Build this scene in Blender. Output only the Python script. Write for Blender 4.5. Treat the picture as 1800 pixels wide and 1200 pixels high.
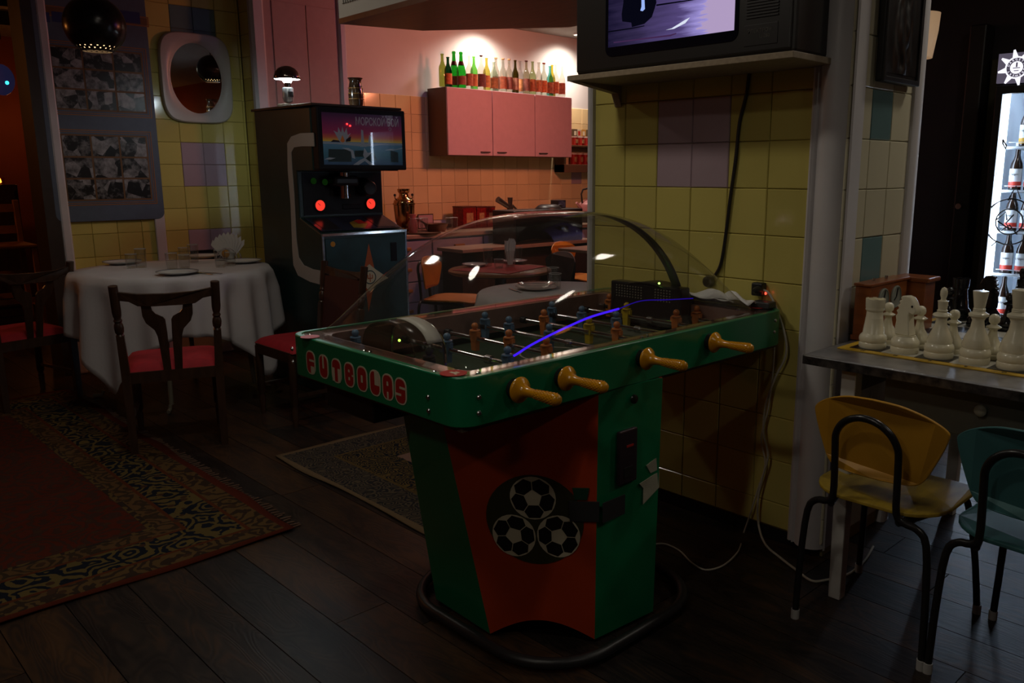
import bpy, bmesh, math, random
from mathutils import Matrix, Vector
random.seed(7)
PI = math.pi
for o in list(bpy.data.objects): bpy.data.objects.remove(o, do_unlink=True)
SC = bpy.context.scene
COL = SC.collection

# ------------------------------------------------------------------ camera
EYE = 1.36; FPX = 1460.0; CXP = 990.0; HOR = 303.0
PITCH = math.atan((600 - HOR) / FPX); YAW = math.radians(45)
cam = bpy.data.cameras.new('camera'); camo = bpy.data.objects.new('camera', cam); COL.objects.link(camo)
cam.sensor_width = 36; cam.lens = FPX * 36 / 1800; cam.shift_x = -(CXP - 900) / 1800
camo.location = (0, 0, EYE); camo.rotation_euler = (PI / 2 - PITCH, 0, YAW)
cam.clip_start = .02
SC.camera = camo

# ------------------------------------------------------------------ world, exposure, room lamps' power
w = bpy.data.worlds.new('world'); SC.world = w; w.use_nodes = True
w.node_tree.nodes['Background'].inputs[0].default_value = (.5, .45, .5, 1)
w.node_tree.nodes['Background'].inputs[1].default_value = .002
SC.view_settings.view_transform = 'Standard'; SC.view_settings.look = 'None'
SC.cycles.transparent_max_bounces = 32
SC.view_settings.exposure = 0; SC.view_settings.gamma = 1; SC.view_settings.use_curve_mapping = False
P_DOWN = 5.0        # each round ceiling downlight over the games room (W)
P_SPOT = 60.0       # each kitchen wall-washer
P_RED = 21.0        # red-orange lamp of the kitchen
P_PURPLE = 2.0      # violet lamp of the kitchen
P_ORANGE = 9.0      # orange lamps of the far room
P_FRIDGE = .7

# ------------------------------------------------------------------ pixel helpers (1800x1200 frame) used only to read off positions
cp, sp = math.cos(PITCH), math.sin(PITCH)
_fw = Vector((-math.sin(YAW) * cp, math.cos(YAW) * cp, -sp)); _rt = Vector((math.cos(YAW), math.sin(YAW), 0)); _up = _rt.cross(_fw)
_O = Vector((0, 0, EYE))
def _ray(x, y): return _fw * FPX + _rt * (x - CXP) - _up * (y - 600)
def onz(x, y, z=0.0): d = _ray(x, y); return _O + d * ((z - EYE) / d.z)
def onx(x, y, X): d = _ray(x, y); return _O + d * (X / d.x)
def ony(x, y, Y): d = _ray(x, y); return _O + d * (Y / d.y)

# ------------------------------------------------------------------ materials
MATS = {}
def hexc(r, g, b):
    f = lambda c: (c / 255 / 12.92) if c <= 10 else (((c / 255) + .055) / 1.055) ** 2.4
    return (f(r), f(g), f(b))
def mat(name, col=(.5, .5, .5), rough=.5, metal=0., var=0., nscale=20., bump=0., spec=.5, coat=0., emit=None, estr=0., rnd=0., bscale=None, stretch=None):
    if name in MATS: return MATS[name]
    m = bpy.data.materials.new(name); m.use_nodes = True; MATS[name] = m
    nt = m.node_tree; N = nt.nodes; L = nt.links; b = N['Principled BSDF']
    b.inputs['Base Color'].default_value = (*col, 1); b.inputs['Roughness'].default_value = rough; b.inputs['Metallic'].default_value = metal
    b.inputs['Specular IOR Level'].default_value = spec; b.inputs['Coat Weight'].default_value = coat
    if emit: b.inputs['Emission Color'].default_value = (*emit, 1); b.inputs['Emission Strength'].default_value = estr
    if var or bump or rnd:
        tc = N.new('ShaderNodeTexCoord'); mp = N.new('ShaderNodeMapping'); L.new(tc.outputs['Object'], mp.inputs['Vector'])
        if stretch: mp.inputs['Scale'].default_value = stretch
        oi = N.new('ShaderNodeObjectInfo'); sc = N.new('ShaderNodeVectorMath'); sc.operation = 'SCALE'; sc.inputs[0].default_value = (13.1, 7.7, 5.3)
        L.new(oi.outputs['Random'], sc.inputs['Scale']); L.new(sc.outputs[0], mp.inputs['Location'])
        nz = N.new('ShaderNodeTexNoise'); nz.inputs['Scale'].default_value = nscale; nz.inputs['Detail'].default_value = 5; L.new(mp.outputs[0], nz.inputs['Vector'])
        if var or rnd:
            mr = N.new('ShaderNodeMapRange'); mr.inputs['From Min'].default_value = .3; mr.inputs['From Max'].default_value = .7; mr.inputs['To Min'].default_value = 1 - var; mr.inputs['To Max'].default_value = 1 + var
            L.new(nz.outputs['Fac'], mr.inputs['Value'])
            m2 = N.new('ShaderNodeMapRange'); m2.inputs['To Min'].default_value = 1 - rnd; m2.inputs['To Max'].default_value = 1 + rnd; L.new(oi.outputs['Random'], m2.inputs['Value'])
            mu = N.new('ShaderNodeMath'); mu.operation = 'MULTIPLY'; L.new(mr.outputs[0], mu.inputs[0]); L.new(m2.outputs[0], mu.inputs[1])
            vm = N.new('ShaderNodeVectorMath'); vm.operation = 'SCALE'; vm.inputs[0].default_value = col; L.new(mu.outputs[0], vm.inputs['Scale']); L.new(vm.outputs[0], b.inputs['Base Color'])
        if bump:
            bp = N.new('ShaderNodeBump'); bp.inputs['Strength'].default_value = bump; bp.inputs['Distance'].default_value = .01
            if bscale:
                n2 = N.new('ShaderNodeTexNoise'); n2.inputs['Scale'].default_value = bscale; n2.inputs['Detail'].default_value = 3; L.new(mp.outputs[0], n2.inputs['Vector']); L.new(n2.outputs['Fac'], bp.inputs['Height'])
            else: L.new(nz.outputs['Fac'], bp.inputs['Height'])
            L.new(bp.outputs[0], b.inputs['Normal'])
    return m
def emis(name, col, s):
    if name in MATS: return MATS[name]
    m = bpy.data.materials.new(name); m.use_nodes = True; MATS[name] = m; N = m.node_tree.nodes; N.clear()
    e = N.new('ShaderNodeEmission'); e.inputs[0].default_value = (*col, 1); e.inputs[1].default_value = s
    o = N.new('ShaderNodeOutputMaterial'); m.node_tree.links.new(e.outputs[0], o.inputs[0]); return m
def thinglass(name, tint=(1, 1, 1), rough=.02, ior=1.45, haze=0., hazecol=(.5, .5, .5)):
    """thin clear sheet: transparent + Fresnel gloss, optional slight dulling"""
    if name in MATS: return MATS[name]
    m = bpy.data.materials.new(name); m.use_nodes = True; MATS[name] = m; N = m.node_tree.nodes; L = m.node_tree.links; N.clear()
    t = N.new('ShaderNodeBsdfTransparent'); t.inputs[0].default_value = (*tint, 1)
    g = N.new('ShaderNodeBsdfGlossy'); g.inputs['Roughness'].default_value = rough
    lw = N.new('ShaderNodeLayerWeight'); lw.inputs['Blend'].default_value = .5; f0 = ((ior - 1) / (ior + 1)) ** 2
    pw = N.new('ShaderNodeMath'); pw.operation = 'POWER'; pw.inputs[1].default_value = 5; L.new(lw.outputs['Facing'], pw.inputs[0])
    f = N.new('ShaderNodeMath'); f.operation = 'MULTIPLY_ADD'; f.inputs[1].default_value = 1 - f0; f.inputs[2].default_value = f0; L.new(pw.outputs[0], f.inputs[0])
    mx = N.new('ShaderNodeMixShader'); L.new(f.outputs[0], mx.inputs[0])
    src = t
    if haze:
        d = N.new('ShaderNodeBsdfDiffuse'); d.inputs[0].default_value = (*hazecol, 1); h = N.new('ShaderNodeMixShader'); h.inputs[0].default_value = haze
        L.new(t.outputs[0], h.inputs[1]); L.new(d.outputs[0], h.inputs[2]); src = h
    L.new(src.outputs[0], mx.inputs[1]); L.new(g.outputs[0], mx.inputs[2])
    o = N.new('ShaderNodeOutputMaterial'); L.new(mx.outputs[0], o.inputs[0]); return m

# ------------------------------------------------------------------ mesh builder
class MB:
    def __init__(s): s.v = []; s.f = []
    def add(s, vs, fs):
        n = len(s.v); s.v += [tuple(v) for v in vs]; s.f += [tuple(i + n for i in f) for f in fs]; return s
    def box(s, x0, x1, y0, y1, z0, z1):
        vs = [(x, y, z) for z in (z0, z1) for y in (y0, y1) for x in (x0, x1)]
        return s.add(vs, [(0, 2, 3, 1), (4, 5, 7, 6), (0, 1, 5, 4), (2, 6, 7, 3), (0, 4, 6, 2), (1, 3, 7, 5)])
    def hexa(s, lo, hi):
        """loft between two polygons with the same number of points (lo, hi lists of 3-D points, ccw from above)"""
        n = len(lo); fs = [tuple(range(n))[::-1], tuple(range(n, 2 * n))] + [(i, (i + 1) % n, n + (i + 1) % n, n + i) for i in range(n)]
        return s.add(list(lo) + list(hi), fs)
    def bar(s, p0, p1, w, d, upv=(0, 0, 1)):
        p0 = Vector(p0); p1 = Vector(p1); a = (p1 - p0).normalized(); u = Vector(upv)
        if abs(a.dot(u)) > .98: u = Vector((0, 1, 0))
        x = a.cross(u).normalized() * w / 2; y = x.cross(a).normalized() * d / 2
        return s.hexa([p0 - x - y, p0 + x - y, p0 + x + y, p0 - x + y], [p1 - x - y, p1 + x - y, p1 + x + y, p1 - x + y])
    def lathe(s, prof, n=24, at=(0, 0, 0), M=None, closed=False):
        vs = []; fs = []; k = len(prof); at = Vector(at)
        for i in range(n):
            a = 2 * PI * i / n
            for r, z in prof:
                p = Vector((r * math.cos(a), r * math.sin(a), z)); p = (M @ p) if M else p; vs.append(p + at)
        for i in range(n):
            j = (i + 1) % n
            for q in range(k - 1 if not closed else k):
                q2 = (q + 1) % k; f = (i * k + q, j * k + q, j * k + q2, i * k + q2); fs.append(f)
        return s.add(vs, fs)
    def cyl(s, p0, p1, r0, r1=None, n=14):
        r1 = r0 if r1 is None else r1; p0 = Vector(p0); p1 = Vector(p1); a = (p1 - p0); L = a.length; M = a.to_track_quat('Z', 'Y').to_matrix()
        return s.lathe([(1e-5, 0), (r0, 0), (r1, L), (1e-5, L)], n, p0, M)
    def tube(s, pts, r, n=8, closed=False):
        pts = [Vector(p) for p in pts]; N = len(pts); vs = []; fs = []; prevx = None
        for i, p in enumerate(pts):
            a = pts[(i + 1) % N] if (closed or i < N - 1) else p; b = pts[i - 1] if (closed or i > 0) else p
            t = (a - b).normalized()
            x = prevx if prevx is not None else (Vector((0, 0, 1)) if abs(t.z) < .9 else Vector((1, 0, 0)))
            x = (x - t * x.dot(t)).normalized(); prevx = x; y = t.cross(x)
            for k in range(n): q = 2 * PI * k / n; vs.append(p + x * (r * math.cos(q)) + y * (r * math.sin(q)))
        for i in range(N if closed else N - 1):
            j = (i + 1) % N
            for k in range(n): fs.append((i * n + k, i * n + (k + 1) % n, j * n + (k + 1) % n, j * n + k))
        if not closed: fs += [tuple(range(n))[::-1], tuple((N - 1) * n + k for k in range(n))]
        return s.add(vs, fs)
    def prism(s, poly, fn, t0, t1):
        """poly: 2-D outline; fn(u, v, t) -> point"""
        return s.hexa([fn(u, v, t0) for u, v in poly], [fn(u, v, t1) for u, v in poly])
    def grid(s, fn, nu, nv):
        vs = [fn(i / nu, j / nv) for i in range(nu + 1) for j in range(nv + 1)]; k = nv + 1
        return s.add(vs, [(i * k + j, (i + 1) * k + j, (i + 1) * k + j + 1, i * k + j + 1) for i in range(nu) for j in range(nv)])
    def sphere(s, c, r, n=12, sz=1.0):
        return s.lathe([(max(1e-5, r * math.sin(PI * i / n)), -r * sz * math.cos(PI * i / n)) for i in range(n + 1)], n * 2, c)
    def mesh(s, name):
        me = bpy.data.meshes.new(name); me.from_pydata(s.v, [], s.f); me.validate()
        bm = bmesh.new(); bm.from_mesh(me); bmesh.ops.remove_doubles(bm, verts=bm.verts, dist=2e-5); bmesh.ops.recalc_face_normals(bm, faces=bm.faces); bm.to_mesh(me); bm.free()
        return me
    def build(s, name, m, parent=None, smooth=False, bevel=0., loc=None, solid=0., sub=0, world=False, seg=2):
        if world and parent is not None:
            off = parent.matrix_world.translation if parent.parent is None else parent.parent.location
            q = parent
            off = Vector((0, 0, 0))
            while q is not None: off = off + Vector(q.location); q = q.parent
            s.v = [tuple(Vector(v) - off) for v in s.v]
        me = s.mesh(name)
        if m: me.materials.append(m)
        return place(name, me, parent, smooth, bevel, loc, solid, sub, seg)
def place(name, me, parent=None, smooth=False, bevel=0., loc=None, solid=0., sub=0, seg=2):
    o = bpy.data.objects.new(name, me); COL.objects.link(o)
    if parent is not None: o.parent = parent
    if loc is not None: o.location = loc
    if smooth:
        for p in me.polygons: p.use_smooth = True
        me.set_sharp_from_angle(angle=math.radians(42))
    if solid:
        md = o.modifiers.new('thick', 'SOLIDIFY'); md.thickness = solid; md.offset = 0
    if bevel:
        md = o.modifiers.new('edge', 'BEVEL'); md.width = bevel; md.segments = seg; md.limit_method = 'ANGLE'; md.angle_limit = math.radians(40); md.harden_normals = False
    if sub:
        md = o.modifiers.new('sub', 'SUBSURF'); md.levels = sub; md.render_levels = sub
    return o
def tag(o, label=None, cat=None, group=None, kind=None):
    if label: o['label'] = label
    if cat: o['category'] = cat
    if group: o['group'] = group
    if kind: o['kind'] = kind
    return o
def thing(name, label, cat, loc=(0, 0, 0), rz=0., group=None):
    o = bpy.data.objects.new(name, None); COL.objects.link(o); o.location = loc; o.rotation_euler = (0, 0, rz); o.empty_display_size = .05
    return tag(o, label, cat, group)
def struct(o): o['kind'] = 'structure'; return o
def copy_tree(o, parent=None):
    c = o.copy(); COL.objects.link(c); c.parent = parent
    for ch in list(o.children): copy_tree(ch, c)
    return c
def text_mesh(txt, size, m, name='lettering', parent=None, M=None, extrude=.0005, align='CENTER', bold=0.):
    cu = bpy.data.curves.new(name, 'FONT'); cu.body = txt; cu.size = size; cu.extrude = extrude; cu.align_x = align; cu.align_y = 'CENTER'; cu.offset = bold; cu.resolution_u = 3
    to = bpy.data.objects.new('tmp', cu); COL.objects.link(to); dg = bpy.context.evaluated_depsgraph_get()
    me = bpy.data.meshes.new_from_object(to.evaluated_get(dg)); bpy.data.objects.remove(to, do_unlink=True)
    me.materials.clear(); me.materials.append(m)
    if M is not None: me.transform(M)
    me.name = name
    o = bpy.data.objects.new(name, me); COL.objects.link(o); o.parent = parent; return o
def frame(origin, xdir, ydir):
    x = Vector(xdir).normalized(); y = Vector(ydir).normalized(); z = x.cross(y)
    return Matrix.Translation(origin) @ Matrix((x, y, z)).transposed().to_4x4()
def rrect(w, h, r, n=4):
    out = []
    for cx, cy, a0 in ((w/2-r, h/2-r, 0), (-w/2+r, h/2-r, 90), (-w/2+r, -h/2+r, 180), (w/2-r, -h/2+r, 270)):
        for i in range(n + 1): a = math.radians(a0 + 90 * i / n); out.append((cx + r * math.cos(a), cy + r * math.sin(a)))
    return out
def smooth(pts, n=6):
    pts = [Vector(p) for p in pts]; out = []
    for i in range(len(pts) - 1):
        p0 = pts[max(i - 1, 0)]; p1 = pts[i]; p2 = pts[i + 1]; p3 = pts[min(i + 2, len(pts) - 1)]
        for k in range(n):
            t = k / n; out.append(.5 * ((2 * p1) + (-p0 + p2) * t + (2 * p0 - 5 * p1 + 4 * p2 - p3) * t * t + (-p0 + 3 * p1 - 3 * p2 + p3) * t ** 3))
    return out + [pts[-1]]
def lamp_data(kind, name, power, col, size=.1, parent=None, loc=(0, 0, 0), target=None, angle=None, blend=.5, shape='DISK'):
    d = bpy.data.lights.new(name, kind); d.energy = power; d.color = col
    if kind == 'AREA': d.shape = shape; d.size = size
    else: d.shadow_soft_size = size
    if kind == 'SPOT': d.spot_size = math.radians(angle); d.spot_blend = blend
    o = bpy.data.objects.new(name, d); COL.objects.link(o); o.parent = parent; o.location = loc
    if target is not None:
        off = Vector(loc) + (Vector(parent.location) if parent else Vector())
        o.rotation_euler = (Vector(target) - off).to_track_quat('-Z', 'Y').to_euler()
    return o

# ================================================================== SETTING
def plank_mat():
    m = bpy.data.materials.new('dark_oak_plank'); m.use_nodes = True; N = m.node_tree.nodes; L = m.node_tree.links; b = N['Principled BSDF']
    tc = N.new('ShaderNodeTexCoord'); oi = N.new('ShaderNodeObjectInfo'); mp = N.new('ShaderNodeMapping'); sc = N.new('ShaderNodeVectorMath'); sc.operation = 'SCALE'; sc.inputs[0].default_value = (37, 19, 0); L.new(oi.outputs['Random'], sc.inputs['Scale']); L.new(sc.outputs[0], mp.inputs['Location']); mp.inputs['Scale'].default_value = (1, 4.5, 1); L.new(tc.outputs['Object'], mp.inputs[0])
    n1 = N.new('ShaderNodeTexNoise'); n1.inputs['Scale'].default_value = 2.2; n1.inputs['Detail'].default_value = 2; n1.inputs['Distortion'].default_value = .6; L.new(mp.outputs[0], n1.inputs['Vector'])
    sn = N.new('ShaderNodeMath'); sn.operation = 'MULTIPLY'; sn.inputs[1].default_value = 90; L.new(n1.outputs['Fac'], sn.inputs[0]); s2 = N.new('ShaderNodeMath'); s2.operation = 'SINE'; L.new(sn.outputs[0], s2.inputs[0])
    n2 = N.new('ShaderNodeTexNoise'); n2.inputs['Scale'].default_value = 3; n2.inputs['Detail'].default_value = 6; L.new(mp.outputs[0], n2.inputs['Vector'])
    a = N.new('ShaderNodeMath'); a.operation = 'MULTIPLY_ADD'; a.inputs[1].default_value = .10; L.new(s2.outputs[0], a.inputs[0]); L.new(n2.outputs['Fac'], a.inputs[2])
    a2 = N.new('ShaderNodeMath'); a2.operation = 'MULTIPLY_ADD'; a2.inputs[1].default_value = .36; L.new(oi.outputs['Random'], a2.inputs[0]); L.new(a.outputs[0], a2.inputs[2])
    r = N.new('ShaderNodeValToRGB'); e = r.color_ramp.elements; e[0].position = .38; e[0].color = (.012, .009, .008, 1); e[1].position = 1.; e[1].color = (.070, .036, .017, 1)
    q = e.new(.62); q.color = (.026, .018, .014, 1); q = e.new(.80); q.color = (.048, .026, .014, 1)
    L.new(a2.outputs[0], r.inputs[0]); L.new(r.outputs[0], b.inputs['Base Color']); b.inputs['Roughness'].default_value = .38; b.inputs['Specular IOR Level'].default_value = .26
    bp = N.new('ShaderNodeBump'); bp.inputs['Strength'].default_value = .25; bp.inputs['Distance'].default_value = .004; L.new(a.outputs[0], bp.inputs['Height']); L.new(bp.outputs[0], b.inputs['Normal'])
    return m
M_plank = plank_mat()
M_base = mat('floor_base', (.012, .009, .007), .8)
M_ytile = mat('yellow_tile', (.60, .52, .145), .14, var=.05, nscale=3, rnd=.06, bump=.04, bscale=5)
M_ctile = mat('cream_tile', (.60, .56, .40), .10, var=.04, nscale=3, rnd=.05, bump=.04, bscale=5)
M_ltile = mat('lilac_tile', (.44, .33, .37), .2, var=.05, nscale=3, rnd=.04)
M_ttile = mat('teal_tile', (.13, .22, .22), .15, var=.1, nscale=4, rnd=.05)
M_btile = mat('black_tile', (.015, .015, .016), .25)
M_ktile = mat('kitchen_tile', (.80, .62, .33), .12, var=.05, nscale=3, rnd=.06, bump=.04, bscale=5)
M_grout = mat('grout', (.34, .29, .12), .85)
M_plaster = mat('white_plaster', (.74, .70, .68), .7, var=.04, nscale=3, bump=.05)
M_trim = mat('white_trim', (.60, .58, .58), .4, var=.05, nscale=6)
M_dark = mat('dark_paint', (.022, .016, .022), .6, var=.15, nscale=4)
M_ceil = mat('ceiling_paint', (.30, .27, .24), .8, var=.05)
M_beam = mat('beam_wood', (.03, .02, .014), .5, var=.2, nscale=12)
M_redwall = mat('terracotta_paint', (.28, .07, .03), .7, var=.1, nscale=3)
M_black = mat('black_plinth', (.012, .011, .011), .45)

floor = struct(MB().box(-11, 3.2, -3.2, 8.2, -.06, -.0121).build('floor', M_base))
PW, PL = .185, 1.32
plank_meshes = []
for ln in (PL,):
    plank_meshes.append(MB().box(0, ln - .003, 0, PW - .003, -.012, 0).mesh('plank')); plank_meshes[-1].materials.append(M_plank)
rest = MB(); n = 0; cand = []
for j in range(int(11.2 / PW)):
    y = -3.1 + j * PW; off = random.random() * PL
    for i in range(12):
        x = -11 + i * PL - off
        if x + PL > 3.2 or x < -11: continue
        c = Vector((x + PL / 2, y + PW / 2, 0)); v = c - _O; zc = v.dot(_fw)
        px = CXP + FPX * v.dot(_rt) / zc if zc > .1 else -9999; py = 600 - FPX * v.dot(_up) / zc if zc > .1 else 0
        inside = zc > .3 and -250 < px < 2050 and py < 1500
        cand.append((0 if inside else 1, v.length, x, y))
cand.sort()
for k, (q, dd, x, y) in enumerate(cand):
    if k < 290 and q == 0:
        o = bpy.data.objects.new('plank', plank_meshes[0]); COL.objects.link(o); o.parent = floor; o.location = (x, y, 0)
    else: rest.box(x, x + PL - .003, y, y + PW - .003, -.012, 0)
tag(rest.build('plank_field', M_plank, floor), kind='stuff')

ceiling = struct(MB().box(-11, 3.2, -3.2, 8.2, 2.78, 2.9).build('ceiling', M_ceil))
for i, x in enumerate((-10.2, -9.2, -8.2, -7.2, -5.2, -4.2, -2.2, -1.2, -.2, .8, 1.8)):
    MB().box(x - .07, x + .07, -3.2, 2.2, 2.66, 2.78).build('ceiling_beam', M_beam, ceiling)

def tiles(parent, name_cols, rows, place_fn, default, special, t=.008, gap=.0018, skip=None):
    """cols/rows: list of (start, end); place_fn(u, z) -> location, with the tile mesh spanning u and z"""
    cache = {}
    for ci, (u0, u1) in enumerate(name_cols):
        for ri, (z0, z1) in enumerate(rows):
            if skip and skip(ci, ri, u0, u1, z0, z1): continue
            m = special.get((ci, ri), default); key = (m.name, round(u1 - u0, 4), round(z1 - z0, 4))
            if key not in cache:
                W, Hh = u1 - u0 - gap, z1 - z0 - gap; b = .003
                mb = MB(); axis = place_fn(None, None)
                lo = [(0, 0), (W, 0), (W, Hh), (0, Hh)]; hi = [(b, b), (W - b, b), (W - b, Hh - b), (b, Hh - b)]
                f = (lambda u, v, d: (u, -d, v)) if axis == 'Y' else (lambda u, v, d: (d, u, v))
                n_ = 4; vs = [f(u, v, 0) for u, v in lo] + [f(u, v, t * .6) for u, v in lo] + [f(u, v, t) for u, v in hi]
                fs = [(8, 9, 10, 11)] + [(a + i, a + (i + 1) % 4, a + 4 + (i + 1) % 4, a + 4 + i) for a in (0, 4) for i in range(4)]
                me = mb.add(vs, fs).mesh('tile'); me.materials.append(m); cache[key] = me
            o = bpy.data.objects.new('tile', cache[key]); COL.objects.link(o); o.parent = parent; o.location = place_fn(u0 + gap / 2, z0 + gap / 2)
            o.rotation_euler = (random.uniform(-.004, .004), random.uniform(-.003, .003), random.uniform(-.004, .004))

# ---- pillar that carries the TV shelf
YP = 2.625; XR = -1.30; XL = -2.437
pillar = struct(MB().box(XL - .005, XR - .012, YP + .009, 3.135, 0, 2.78).build('wall_pillar', M_grout))
zl = [1.633 + .1648 * k for k in range(7, -10, -1)]
rows = [(zl[i + 1], zl[i]) for i in range(len(zl) - 1)] + [(.055, zl[-1])]
i0 = [i for i, r in enumerate(rows) if abs(r[1] - 1.633) < 1e-4][0]
cw = (2.437 - 1.437) / 6
sp_ = {(c, i0 + r): M_ltile for c in (2, 3) for r in (0, 1)}
tiles(pillar, [(XL + cw * c, XL + cw * (c + 1)) for c in range(6)], rows, lambda u, z: 'Y' if u is None else (u, YP + .008, z), M_ytile, sp_, skip=lambda ci, ri, u0, u1, z0, z1: z0 > 2.75)
cw2 = (3.075 - 2.605) / 3
sp_ = {(1, i0): M_ttile, (1, i0 + 3): M_ttile}
tiles(pillar, [(2.605 + cw2 * c, 2.605 + cw2 * (c + 1)) for c in range(3)], rows, lambda u, z: 'X' if u is None else (XR - .010, u, z), M_ctile, sp_, skip=lambda ci, ri, u0, u1, z0, z1: z0 > 2.75)
MB().box(XL - .004, XR - .02, YP + .004, 3.13, 0, .05).build('foot_shadow_strip', M_black, pillar)  # black strip standing in for the shadow at the pillar foot
prof = [(-1.437, 2.70), (-1.437, 2.606), (-1.428, 2.600), (-1.421, 2.606), (-1.414, 2.592)] + [(-1.360 + .060 * math.sin(a), 2.640 - .062 * math.cos(a)) for a in [math.radians(-52 + 13 * i) for i in range(11)]] + [(-1.296, 2.605), (-1.292, 2.613), (-1.300, 2.618), (-1.300, 2.70)]
struct(MB().prism(prof, lambda u, v, t: (u, v, t), .035, 2.78).build('trim_1', M_trim, smooth=True))
struct(MB().prism([(-1.325, 3.07), (-1.293, 3.072), (-1.284, 3.085), (-1.284, 3.125), (-1.293, 3.14), (-1.325, 3.14)], lambda u, v, t: (u, v, t), 0, 2.78).build('trim_2', M_trim, smooth=True))
struct(MB().prism([(-2.466, 2.66), (-2.466, 2.612), (-2.458, 2.604), (-2.446, 2.604), (-2.438, 2.612), (-2.438, 2.66)], lambda u, v, t: (u, v, t), 0, 2.78).build('trim_3', M_trim, smooth=True))

# ---- left wall with mirror and photo board
XW = -6.3
wl = struct(MB().box(XW - .25, XW - .009, 1.50, 2.90, 0, 2.78).build('wall_left', M_grout))
cl = [2.40 + .160 * k for k in range(-5, 4)]; cols = [(cl[i], cl[i + 1]) for i in range(len(cl) - 1)] + [(cl[-1], 2.90)]
rz = [1.573 + .1567 * k for k in range(7, -10, -1)]; rows2 = [(rz[i + 1], rz[i]) for i in range(len(rz) - 1)]
i1 = [i for i, r in enumerate(rows2) if abs(r[1] - 1.573) < 1e-4][0]
spl = {(c, i1 + r): M_ltile for c in (5, 6) for r in (0, 1)}
spl.update({(c, i1 - r): M_ttile for c in (5, 6) for r in (5, 6)}); spl.update({(c, i1 + 4): M_ltile for c in (5, 6)}); spl.update({(c, i1 + r): M_btile for c in (5, 6) for r in (5,)})
tiles(wl, cols, rows2, lambda u, z: 'X' if u is None else (XW - .008, u, z), M_ytile, spl, skip=lambda ci, ri, u0, u1, z0, z1: z0 > 2.7)
struct(MB().box(XW - .26, XW + .03, 1.57, 1.63, 0, 2.78).build('trim_4', M_trim, bevel=.012))
struct(MB().box(XW - .26, XW + .025, 1.485, 1.569, 0, 2.78).build('trim_8', M_beam))
struct(MB().box(XW, XW + .022, 2.165, 2.235, 0, 1.9).build('trim_5', M_trim, bevel=.006))
wr = struct(MB().box(XW - .25, -6.11, 2.909, 3.1, 0, 2.78).build('wall_left_return', M_grout))
tiles(wr, [(-6.295, -6.115)], rows2, lambda u, z: 'Y' if u is None else (u, 2.908, z), M_ytile, {}, skip=lambda ci, ri, u0, u1, z0, z1: z0 > 2.7)
# ---- wall behind the arcade machine
M_panel = mat('pale_panel', (.44, .30, .27), .55, var=.04)
wa = struct(MB().box(-6.3, -6.10, 2.905, 3.65, 0, 2.78).build('wall_arcade', M_panel))
struct(MB().prism([(-6.12, 2.885), (-6.085, 2.885), (-6.065, 2.905), (-6.065, 2.97), (-6.085, 2.99), (-6.12, 2.99)], lambda u, v, t: (u, v, t), 0, 2.78).build('trim_6', M_trim, smooth=True))
struct(MB().prism([(-6.13, 3.60), (-6.09, 3.60), (-6.075, 3.615), (-6.075, 3.65), (-6.09, 3.665), (-6.13, 3.665)], lambda u, v, t: (u, v, t), 0, 2.78).build('trim_7', M_trim, smooth=True))
for a, b in ((3.06, 3.33), (3.335, 3.585)):
    MB().box(-6.105, -6.093, a, b, .1, 2.6).build('wall_panel', M_panel, wa, bevel=.004)
# ---- kitchen wall
XK = -6.6
wk = struct(MB().box(XK - .2, XK - .009, 3.3, 8.2, 0, 2.78).build('wall_kitchen', M_plaster))
rk = [2.05 - .163 * k for k in range(0, 8)]; rowsk = [(rk[i + 1], rk[i]) for i in range(len(rk) - 1)]
M_kdk = mat('cocoa_tile', (.30, .2, .17), .2)
tiles(wk, [(3.96 + .163 * c, 3.96 + .163 * (c + 1)) for c in range(20)], rowsk, lambda u, z: 'X' if u is None else (XK - .008, u, z), M_ktile, {(17, 4): M_ltile})
struct(MB().box(-11, -10.8, -3.2, 8.2, 0, 2.78).build('wall_far_room', M_redwall))
struct(MB().box(-11, 3.2, -3.4, -3.2, 0, 2.78).build('wall_front', M_redwall))
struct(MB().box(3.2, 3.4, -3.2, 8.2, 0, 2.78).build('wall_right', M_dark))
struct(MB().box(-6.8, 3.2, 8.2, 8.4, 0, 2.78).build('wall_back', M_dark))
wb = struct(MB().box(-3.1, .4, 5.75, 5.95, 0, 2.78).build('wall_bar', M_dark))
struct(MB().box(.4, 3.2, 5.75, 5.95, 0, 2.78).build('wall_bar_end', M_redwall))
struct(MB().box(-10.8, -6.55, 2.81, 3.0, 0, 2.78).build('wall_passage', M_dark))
d1 = struct(MB().box(-2.05, -1.95, 5.60, 5.75, 0, 2.25).build('door_1', M_black, bevel=.01))
MB().box(-1.94, -1.72, 5.70, 5.75, .05, 2.05).build('door_panel', mat('olive_door', (.05, .045, .02), .5), d1, bevel=.008)
MB().cyl((-2.0, 5.6, 1.15), (-2.0, 5.54, 1.15), .018).build('door_knob', mat('steel', (.6, .6, .6), .25, 1.), d1, smooth=True)

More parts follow.
